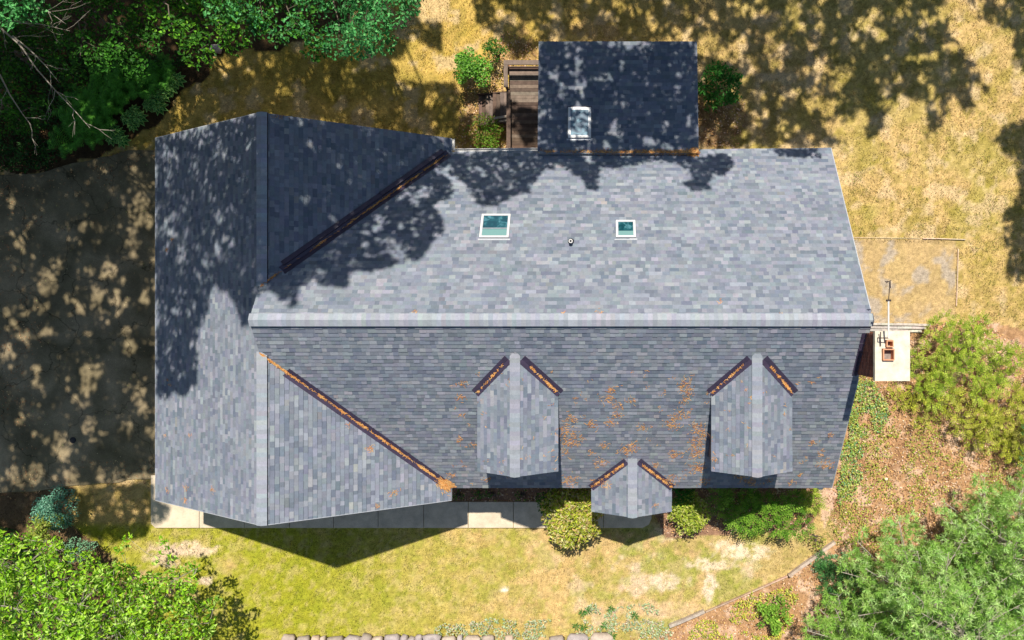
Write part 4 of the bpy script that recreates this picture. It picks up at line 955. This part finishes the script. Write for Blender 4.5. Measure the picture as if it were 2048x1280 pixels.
hl = [(358, 162), (345, 178), (330, 192), (312, 200), (322, 215), (300, 212), (272, 222), (282, 238), (262, 238), (268, 252), (240, 268), (228, 278), (226, 262), (248, 282)]
HL = ['topmost hosta, at the upper tip of the edging row', 'second hosta down the row, beside the back lawn', 'hosta where the row bends toward the ferns', 'inner hosta behind the row bend', 'outer hosta beside the dappled lawn path', 'hosta in the middle of the upper cluster', 'first hosta of the middle cluster', 'outermost hosta of the middle cluster', 'inner hosta of the middle cluster', 'lowest hosta of the middle cluster', 'first hosta of the bottom cluster', 'inner hosta of the bottom cluster', 'hosta hidden deepest in fern shade', 'last hosta, nearest the wing roof corner']
for i, (x, y) in enumerate(hl):
    o = hr if i == 0 else copy_tree(hr)
    o.location = P(x, y, .03); o.rotation_euler = (0, 0, random.uniform(0, 6)); s_ = random.uniform(.8, 1.2); o.scale = (s_,) * 3; o['label'] = 'white edged ' + HL[i]

# --- ground covers (uncountable)
def cover(name, label, cat, polys, dens, L, Wr, pal, z=(.04, .18), lm='dullleaf', up=.9, thr=0, seed=0, nsc=1.2):
    Cs = []
    for poly in polys:
        xs = [p[0] for p in poly]; ys = [p[1] for p in poly]; A = (max(xs) - min(xs)) * (max(ys) - min(ys)) / (F / H) ** 2; n = int(A * dens)
        px = rng.uniform(min(xs), max(xs), n); py = rng.uniform(min(ys), max(ys), n); X = (px - CX) * H / F; Y = (CY - py) * H / F
        w = (fbm(X, Y, 1.3, 61 + seed) - .5) * 30
        k = inpoly(px + w, py + w, poly) & (fbm(X, Y, nsc, 88 + seed) > thr); X, Y = X[k], Y[k]
        Cs.append(np.stack([X, Y, rng.uniform(z[0], z[1], len(X)) * (.5 + vnoise(X, Y, 3, 5))], 1))
    C = np.concatenate(Cs); n = len(C)
    o = mesh_np(name, *leaves_arrays(C, L * rng.uniform(.7, 1.3, n), L * Wr * rng.uniform(.7, 1.3, n), pick(pal, n, .25), up), [M[lm]])
    return tag(o, label, cat, kind='stuff')
cover('pachysandra', 'yellow and blue green ground cover along the right gable end', 'ground cover', [[(1700, 760), (1745, 760), (1775, 810), (1765, 870), (1735, 930), (1705, 1000), (1672, 1015), (1672, 960), (1690, 860)]], 420, .10, .55, [(.22, .34, .06), (.36, .40, .08), (.18, .36, .16), (.50, .52, .16), (.14, .26, .05)], thr=.36)
cover('yellow_groundcover', 'yellow green ground cover below the timber edging', 'ground cover', [[(1400, 1240), (1500, 1190), (1590, 1160), (1600, 1200), (1560, 1290), (1370, 1290)]], 300, .10, .5, [(.50, .47, .05), (.38, .42, .05), (.58, .52, .10), (.26, .34, .05)], thr=.40, seed=3)
cover('silvery_groundcover', 'pale silvery green plants on the bank at the bottom edge', 'ground cover', [[(1150, 1240), (1200, 1205), (1300, 1205), (1345, 1240), (1340, 1290), (1140, 1290)], [(870, 1255), (1000, 1235), (1105, 1235), (1090, 1290), (870, 1290)]], 330, .11, .45, [(.34, .42, .22), (.42, .48, .29), (.24, .34, .15), (.48, .40, .28)], thr=.44, nsc=2.5, seed=5)
cover('teal_groundcover', 'blue green round leaved ground cover beside the pine', 'ground cover', [[(1610, 1125), (1665, 1095), (1700, 1110), (1680, 1150), (1640, 1160)]], 330, .09, .8, [(.16, .30, .13), (.22, .36, .18), (.12, .22, .08)], thr=.3, seed=7)
cover('moss_patch', 'mossy green patch of low weeds on the side path', 'ground cover', [[(1650, 1020), (1705, 1010), (1700, 1060), (1670, 1090), (1650, 1070)]], 360, .06, .4, [(.22, .26, .05), (.28, .30, .06)], z=(.01, .06), thr=.3, seed=8)
cover('wood_undergrowth', 'dark low undergrowth on the shaded forest floor', 'undergrowth', [[(-60, 60), (380, 110), (340, 150), (180, 200), (120, 290), (-60, 310)], [(0, 300), (110, 285), (140, 320), (60, 345), (-40, 345)], [(-40, 1030), (90, 1080), (80, 1290), (-40, 1290)]], 230, .14, .5, [(.03, .10, .015), (.045, .13, .02), (.02, .06, .01)], z=(.05, .5), thr=.28, seed=11, lm='leaf')
cover('slope_weeds', 'scattered small weeds in the leaf litter of the right slope', 'weeds', [[(1700, 740), (1780, 760), (2060, 900), (2060, 1000), (1900, 970), (1750, 1110), (1670, 1090), (1660, 1000)]], 210, .09, .45, [(.30, .36, .04), (.40, .42, .06), (.22, .27, .03)], thr=.44, seed=13, z=(.02, .2), nsc=2.0)
cover('lawn_weeds', 'small dark green weed tufts dotted over the pale right lawn', 'weeds', [[(1670, 280), (2060, 200), (2060, 640), (1930, 640), (1925, 470), (1710, 470)]], 120, .07, .35, [(.20, .21, .03), (.15, .18, .02), (.27, .26, .05)], z=(.01, .06), thr=.60, seed=31, nsc=3.2)
# small star plants among the silvery ones
st_pts = [(1165, 1223), (1175, 1219), (1152, 1250), (1167, 1252), (1208, 1248), (1226, 1268), (1222, 1215), (1270, 1228)]
SL = ['dark green starry plant, left of a close pair at the top of the silvery patch', 'dark green starry plant, right of a close pair at the top of the silvery patch', 'leftmost dark starry plant, on bare soil', 'starry plant just right of the leftmost one', 'starry plant in the middle of the silvery patch', 'lowest starry plant, at the bottom edge', 'upper middle starry plant of the silvery patch', 'rightmost starry plant, deep in silvery leaves']
sp = empty('starry_plant', (0, 0, 0), SL[0], 'plant', 'dark starry plants in the silvery ground cover')
Vs = []; Cs = []
for k in range(11):
    a = k * 2.4; d = np.array((math.cos(a), math.sin(a), .25)); s = np.array((-d[1], d[0], 0)); L = random.uniform(.16, .23); q = np.array((0, 0, .08 + k * .008))
    Vs.append(np.stack([q, q + d * L * .5 - s * .018, q + d * L, q + d * L * .5 + s * .018])); Cs.append(np.array((.06, .20, .03)) * random.uniform(.6, 1.3))
V = np.concatenate(Vs); mesh_np('leaves', V, np.arange(len(V)).reshape(-1, 4), np.array(Cs), [M['leaf']], sp)
for i, (x, y) in enumerate(st_pts):
    o = sp if i == 0 else copy_tree(sp); o.location = P(x, y, .03); o.rotation_euler = (0, 0, i * 1.3); o['label'] = SL[i]

# --- grass blades and litter
def blades():
    n = 420000; px = rng.uniform(-40, 2090, n); py = rng.uniform(-40, 1310, n)
    X = (px - CX) * H / F; Y = (CY - py) * H / F
    ok = np.ones(n, bool)
    ok &= ~((X > -16) & (X < 8.2) & (Y > -5.9) & (Y < 6.0)); ok &= ~((X > -1.95) & (X < 3.3) & (Y < 10) & (Y > 5)); ok &= ~inpoly(px, py, [(295, 950), (295, 1058), (1300, 1058), (1310, 1040), (1300, 978), (295, 978)])
    ok &= ~inpoly(px, py, [(-300, 352), (180, 322), (312, 300), (312, 950), (150, 968), (-300, 990)])
    ok &= ~inpoly(px, py, [(905, 975), (1655, 975), (1640, 1030), (1600, 1060), (1330, 1075), (1300, 1010), (905, 1003)])
    ok &= ~inpoly(px, py, [(1655, 970), (1740, 700), (1760, 655), (1960, 640), (2200, 700), (2200, 1500), (1180, 1500), (1320, 1262), (1410, 1225), (1580, 1150), (1668, 1085)])
    ok &= ~inpoly(px, py, [(-900, -900), (780, -900), (700, 60), (420, 120), (350, 180), (280, 280), (150, 340), (-900, 360)])
    ok &= ~inpoly(px, py, [(1690, 482), (1912, 484), (1910, 640), (1720, 650)])
    ok &= ~inpoly(px, py, [(950, 130), (1080, 130), (1080, 310), (1010, 310), (950, 250)])
    dn = fbm(X, Y, 2.5, 12); ok &= rng.uniform(.25, .62, n) < dn
    px, py, X, Y = px[ok], py[ok], X[ok], Y[ok]; n = len(X)
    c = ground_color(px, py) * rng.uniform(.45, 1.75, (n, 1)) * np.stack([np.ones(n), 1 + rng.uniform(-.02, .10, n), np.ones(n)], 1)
    a = rng.uniform(0, 2 * np.pi, n); L = rng.uniform(.05, .11, n); tilt = rng.uniform(.2, .9, n)
    d = np.stack([np.cos(a) * np.sin(tilt), np.sin(a) * np.sin(tilt), np.cos(tilt)], 1) * L[:, None]; w = np.stack([-np.sin(a), np.cos(a), 0 * a], 1) * rng.uniform(.008, .016, n)[:, None]
    b = np.stack([X, Y, np.full(n, -.03)], 1)
    V = np.stack([b - w, b + w, b + d], 1).reshape(-1, 3)
    return mesh_np('lawn_grass', V, np.arange(n * 3).reshape(-1, 3), np.clip(c, 0, 1), [M['litter']])
tag(blades(), 'short dry tan and green grass of the lawns', 'grass', kind='stuff')
cover('fallen_leaves', 'tan and rust fallen leaves on the right slope and beds', 'fallen leaves', [[(1655, 970), (1740, 760), (1760, 655), (1960, 640), (2060, 700), (2060, 1290), (1200, 1290), (1320, 1262), (1410, 1225), (1580, 1150), (1668, 1085)], [(905, 975), (1655, 975), (1640, 1030), (1600, 1060), (1330, 1075), (1300, 1010), (905, 1003)], [(930, 150), (1010, 60), (1075, 90), (1075, 310), (910, 310)], [(1396, 200), (1490, 200), (1480, 296), (1396, 296)]], 130, .09, .5, [(.52, .33, .19), (.42, .23, .11), (.62, .46, .32), (.28, .14, .07), (.60, .36, .14)], z=(.0, .05), lm='litter', up=1.6, seed=17)
cover('driveway_litter', 'scattered rust leaves and debris on the driveway edges', 'fallen leaves', [[(-60, 330), (250, 300), (312, 310), (100, 420), (70, 900), (-60, 900)], [(-60, 930), (312, 920), (312, 975), (-60, 1010)], [(0, 200), (200, 220), (240, 300), (0, 350)]], 40, .07, .55, [(.40, .19, .08), (.30, .15, .07), (.50, .33, .16), (.22, .11, .05)], z=(.035, .05), lm='litter', up=2.5, seed=19, thr=.42)
cover('driveway_specks', 'sparse leaf specks over the driveway', 'fallen leaves', [[(-60, 330), (312, 310), (312, 960), (-60, 990)]], 5, .05, .6, [(.40, .22, .10), (.50, .40, .22), (.30, .36, .10)], z=(.035, .045), lm='litter', up=2.5, seed=23)

# --- pine needle litter on the roof
def needle_litter(name, label, pts, L=.11, w=.006, parent=None, ang=None, pal=((.52, .22, .055), (.58, .28, .08), (.38, .15, .04), (.60, .36, .14))):
    pts = np.array(pts); n = len(pts); a = rng.uniform(0, 2 * np.pi, n) if ang is None else ang + rng.normal(0, .45, n)
    l = L * rng.uniform(.6, 1.2, n); dx = np.cos(a) * l / 2; dy = np.sin(a) * l / 2; h = pts[:, 3] if pts.shape[1] > 3 else np.full(n, .03)
    z0 = np.maximum(roofz(pts[:, 0] - dx, pts[:, 1] - dy), .0) + h; z1 = np.maximum(roofz(pts[:, 0] + dx, pts[:, 1] + dy), 0) + h
    A = np.stack([pts[:, 0] - dx, pts[:, 1] - dy, z0], 1); B = np.stack([pts[:, 0] + dx, pts[:, 1] + dy, z1], 1)
    s = np.stack([-np.sin(a), np.cos(a), 0 * a], 1) * w
    V = np.stack([A - s, A + s, B + s, B - s], 1).reshape(-1, 3)
    return tag(mesh_np(name, V, np.arange(n * 4).reshape(-1, 4), pick(list(pal), n, .2), [M['litter']], parent), label, 'pine needles', kind='stuff')
def along(a, b, n, spread, t0=0, t1=1, bias=(0, 0), h=.05, prof=None):
    a = np.array(a); b = np.array(b); t = rng.uniform(t0, t1, n)
    if prof is not None: t = t[rng.uniform(0, 1, n) < prof(t)]; n = len(t)
    p = a + (b - a) * t[:, None] + rng.normal(0, 1, (n, 2)) * spread + np.array(bias)
    return np.concatenate([p, np.zeros((n, 1)), np.full((n, 1), h)], 1) + np.array([0, 0, 0, 0]) + np.concatenate([np.zeros((n, 3)), rng.uniform(0, .02, (n, 1))], 1)
pr = lambda s: (lambda t: .08 + .92 * sstep(.40, .62, fbm(t * 30, t * 0 + s, .6, s)))
va_ang = math.atan2(vN1[1] - vN0[1], vN1[0] - vN0[0]); vs_ang = math.atan2(vS1[1] - vS0[1], vS1[0] - vS0[0])
needle_litter('needle_drift', 'rust needles along the rear valley flashing', along(vN0, vN1, 520, .016, .0, .97, (.0, -.0), prof=pr(3)), ang=va_ang)
needle_litter('needle_drift', 'thick orange needles along the front valley flashing of the wing', np.concatenate([along(vS0, vS1, 1700, .017, .12, .98, prof=lambda t: (.25 + .75 * t) * (.15 + .85 * sstep(.38, .60, fbm(t * 40, t * 0, .6, 3)))), along(vS0, vS1, 500, .09, .945, 1.0), along(vS0, vS1, 160, .015, .0, .13)]), ang=vs_ang)
for (xc, zr), lb in zip(DORM, ('orange needles in the valleys of the left dormer', 'orange needles in the valleys of the right dormer')):
    yv = MR_Y - (MR_Z - (zr - DSL * DHW)) / MSS; q = []
    for s_, n in ((-1, 130), (1, 250)): q.append(along((xc + s_ * .25, -1.22), (xc + s_ * (DHW), yv), n, .012, .15 if s_ < 0 else .2, 1, prof=pr(7 + s_)))
    needle_litter('needle_drift', lb, np.concatenate(q), h if False else .09)
needle_litter('needle_drift', 'orange needles in the valleys of the porch gable', np.concatenate([along((PXC + s_ * .2, -4.95), (PXC + s_ * PHW, -6.0), 330, .016, .1, 1, prof=pr(12 + s_)) for s_ in (-1, 1)]), .09)
needle_litter('needle_drift', 'rust needles along the joint of extension and main roof', np.concatenate([along((EX0 + .05, 6.12), (EX1 - .1, 6.10), 1500, .04, 0, 1, h=.03, prof=lambda t: .12 + .88 * t ** 1.5), along((EX1 - .3, 6.10), (EX1 - .05, 6.10), 300, .06, 0, 1)]), .10)
clus = [(925, 768, 8), (922, 795, 8), (925, 830, 5), (1140, 838, 12), (1135, 862, 16), (1140, 885, 16), (1128, 905, 9), (1220, 780, 9), (1217, 800, 12), (1238, 812, 9), (1262, 802, 8), (1235, 830, 9), (1370, 768, 13), (1375, 785, 12), (1372, 800, 9), (1358, 832, 16), (1345, 850, 14), (1390, 850, 9), (1400, 864, 14), (1395, 885, 14), (1183, 848, 11), (1220, 845, 11), (1285, 855, 9), (1255, 900, 16), (1268, 890, 9), (1350, 908, 12), (1392, 905, 16), (1200, 925, 12), (1140, 960, 16), (1185, 960, 5), (1165, 875, 6), (1345, 960, 14), (1312, 930, 8), (1410, 965, 11), (1500, 962, 16), (1430, 920, 5), (1395, 935, 16), (1655, 928, 13), (1625, 885, 8), (1640, 905, 8), (1660, 870, 6), (1180, 905, 6), (1210, 890, 9), (1442, 603, 5), (830, 622, 5), (1128, 628, 4), (1200, 625, 5), (1565, 628, 4), (905, 950, 7), (950, 890, 6), (920, 880, 8), (975, 960, 6), (330, 870, 4), (335, 980, 6), (372, 975, 6), (425, 980, 6), (370, 1002, 6), (700, 850, 5), (740, 900, 6), (790, 985, 8), (755, 1012, 5), (740, 895, 6), (335, 500, 5), (345, 480, 4), (1310, 1010, 5), (1212, 970, 10), (1205, 965, 9), (560, 235, 7), (335, 760, 4), (340, 770, 4), (380, 870, 4), (980, 957, 4), (1600, 950, 5), (1480, 955, 10), (1580, 965, 6), (1540, 960, 6)]
q = []
for (x, y, r) in clus:
    c = onroof(x, y); n = int(r * r * .27) + 4; rr = r / 55
    q.append(np.stack([c[0] + rng.normal(0, rr * .62, n), c[1] + rng.normal(0, rr * .45, n), np.zeros(n), rng.uniform(.02, .035, n)], 1))
for _ in range(120):
    x = rng.uniform(900, 1640); y = rng.uniform(740, 970); c = onroof(x, y); n = 3; q.append(np.stack([c[0] + rng.normal(0, .05, n), c[1] + rng.normal(0, .03, n), np.zeros(n), np.full(n, .022)], 1))
needle_litter('needle_tufts', 'scattered clumps of orange pine needles on the front roof slope', np.concatenate(q), .09, .005)

# ------------------------------------------------------------ deck, steps, timbers, stones
W1, W2, W3 = (.12, .078, .055), (.085, .052, .036), (.17, .125, .095)
dk = empty('deck', (-3, 8, 0), 'weathered brown timber deck left of the rear extension', 'deck')
mb = MB(); y = 6.35
while y < 10.05:
    mb.box(-3.62, -1.96, y, y + .135, .58, .62, vary(random.choice((W1, W2, W1, W3)), .25)); y += .142
mb.build('deck_boards', M['wood'], dk)
mb = MB(); mb.box(-3.6, -1.96, 6.4, 10.0, .40, .575, W2); mb.build('deck_frame', M['wood'], dk)
mb = MB(); mb.box(-3.76, -1.96, 10.02, 10.2, 1.25, 1.30, W3)
mb.box(-3.70, -1.96, 10.1, 10.14, .7, .8, W1); mb.build('top_rail', M['wood'], dk)
mb = MB(); mb.box(-3.76, -3.60, 9.15, 10.015, 1.25, 1.30, W3); mb.build('top_rail', M['wood'], dk)
mb = MB(); mb.box(-3.68, -3.52, 6.45, 9.1, 1.02, 1.07, W1); mb.box(-3.64, -3.60, 6.5, 9.1, .78, .88, W2); mb.build('top_rail', M['wood'], dk)
for (x, y) in ((-3.68, 10.1), (-3.68, 9.25), (-3.62, 8.9), (-3.62, 7.5), (-3.62, 6.5), (-2.3, 10.1)):
    mb = MB(); mb.box(x - .045, x + .045, y - .045, y + .045, 0, 1.245 if y > 9.2 else 1.015, W2); mb.build('post', M['wood'], dk)
stp = empty('deck_steps', (-4.3, 8.6, 0), 'weathered timber steps leading left off the deck', 'steps')
for k in range(4):
    mb = MB(); x = -3.72 - k * .31
    for s_ in range(2): mb.box(x - .15 + s_ * .0 - .0 - .145 * (1 - s_) + .0, x - .01 - .145 * (1 - s_), 8.0, 9.2, .44 - k * .13, .48 - k * .13, vary(W1 if k % 2 else W3, .25))
    mb.build('tread', M['wood'], stp)
mb = MB(); mb.bar((-3.7, 8.0 - .03, .3), (-4.95, 8.0 - .03, .0), .04, .2, W2); mb.build('stringer', M['wood'], stp); mb = MB(); mb.bar((-3.7, 9.23, .3), (-4.95, 9.23, .0), .04, .2, W2); mb.build('stringer', M['wood'], stp)
mb = MB(); a = P(988, 237, .9); b = P(1018, 232, 1.0); mb.bar(a, b, .09, .04, (.36, .29, .22)); mb.bar(P(998, 243, .8), P(1018, 240, .9), .07, .04, (.30, .24, .18))
tag(mb.build('loose_board', M['wood']), 'pale loose boards leaning on the deck rail above the loose bush', 'board')
def timber(label, a, b, w, h, c, z=-.02, nm='edging_timber', group='timber edging pieces'):
    mb = MB(); a = np.array(P(*a, z)); b = np.array(P(*b, z)); n = max(2, int(np.linalg.norm(b - a) / .5)); 
    d = (b - a); side = np.array((-d[1], d[0], 0)) / np.linalg.norm(d)
    pts = [a + d * k / n + side * random.uniform(-.008, .008) for k in range(n + 1)]
    for k in range(n): mb.bar(pts[k], pts[k + 1] + d / n * .0, w, h, vary(c, .1))
    return tag(mb.build(nm, M['wood'], bevel=.01), label, 'timber', group)
PW = (.38, .31, .24)
timber('grey plank edging by the side path, upper end of the lower edging line', (1668, 1082), (1576, 1150), .12, .2, PW)
timber('thin sunken edging board in the middle of the lower edging line', (1574, 1151), (1410, 1222), .05, .14, (.42, .29, .2))
timber('grey plank edging at the lower left end of the edging line', (1408, 1220), (1338, 1250), .12, .2, PW)
timber('pale board lying level along the top of the gravel square', (1845, 477), (1930, 479), .045, .05, (.50, .38, .25))
timber('half buried pale board at the top left of the gravel square', (1705, 475), (1840, 477), .04, .02, (.46, .34, .19))
timber('pale upright running board on the right side of the gravel square', (1916, 498), (1912, 612), .045, .05, (.48, .35, .23))
for k, (y, lb) in enumerate(((648, 'uppermost weathered landscape timber beside the chimney'), (654, 'middle weathered landscape timber beside the chimney'), (660, 'lowest weathered landscape timber, partly under the chimney cap edge'))):
    timber(lb, (1735, y), (1858 - k * 8, y + 2), .10, .14 - .03 * k, (.44, .38, .32), nm='landscape_timber', group='landscape timbers by the chimney')
mb = MB(); mb.tube([(*P(147, 880, 0)[:2], .02), (*P(147, 880, 0)[:2], .05)], [.135, .12], 14); tag(mb.build('drain_cover', M['black']), 'small round black drain cover on the dappled driveway', 'drain cover')
# stone wall along the bottom
def rock(mb, c, sx, sy, sz, col, seed):
    rd = random.Random(seed); n, m = 8, 6; base = len(mb.v); ph = rd.random() * 6
    for i in range(m + 1):
        t = math.pi * i / m
        for j in range(n):
            a = 2 * math.pi * j / n + .4; x = math.sin(t) * math.cos(a); y = math.sin(t) * math.sin(a); z_ = math.cos(t)
            e = .55; f = lambda v: math.copysign(abs(v) ** e, v); k = 1 + .12 * math.sin(3 * a + ph + i) + rd.uniform(-.06, .06)
            mb.v.append((c[0] + f(x) * sx * k, c[1] + f(y) * sy * k, c[2] + f(z_) * sz * k))
    for i in range(m):
        for j in range(n):
            mb.f.append((base + i * n + j, base + i * n + (j + 1) % n, base + (i + 1) * n + (j + 1) % n, base + (i + 1) * n + j)); mb.c.append(col); mb.m.append(0)
sw = empty('stone_wall', P(870, 1280, 0), 'low dry stone wall of pale rounded stones along the bottom edge', 'wall')
x = 560; k = 0
while x < 1185:
    w = random.uniform(12, 38) if x < 1110 else random.uniform(34, 50)
    if 985 < x < 1095 and k % 3: x += w; k += 1; continue
    c = P(x + w / 2, 1281 + random.uniform(-2, 3), .3); sc = (H - .3) / F
    mb = MB(); rock(mb, (c[0], c[1] - .05, .16), w / 2 * sc * .96, .22 + random.uniform(-.05, .04), .18 + random.uniform(-.04, .03), random.choice(((.36, .29, .23), (.42, .34, .27), (.30, .25, .21), (.45, .34, .25), (.34, .29, .27))), k)
    mb.build('stone', M['stone'], sw, smooth=True); x += w; k += 1
mb = MB(); rock(mb, P(1772, 958, .04), .07, .06, .05, (.75, .6, .45), 5); tag(mb.build('rock', M['stone'], smooth=True), 'single pale rock on the litter right of the house corner', 'rock')
mb = MB(); rock(mb, P(432, 98, .12), .24, .16, .14, (.30, .25, .23), 8); tag(mb.build('rock', M['stone'], smooth=True), 'grey boulder at the edge of the wood above the wing gable', 'rock')
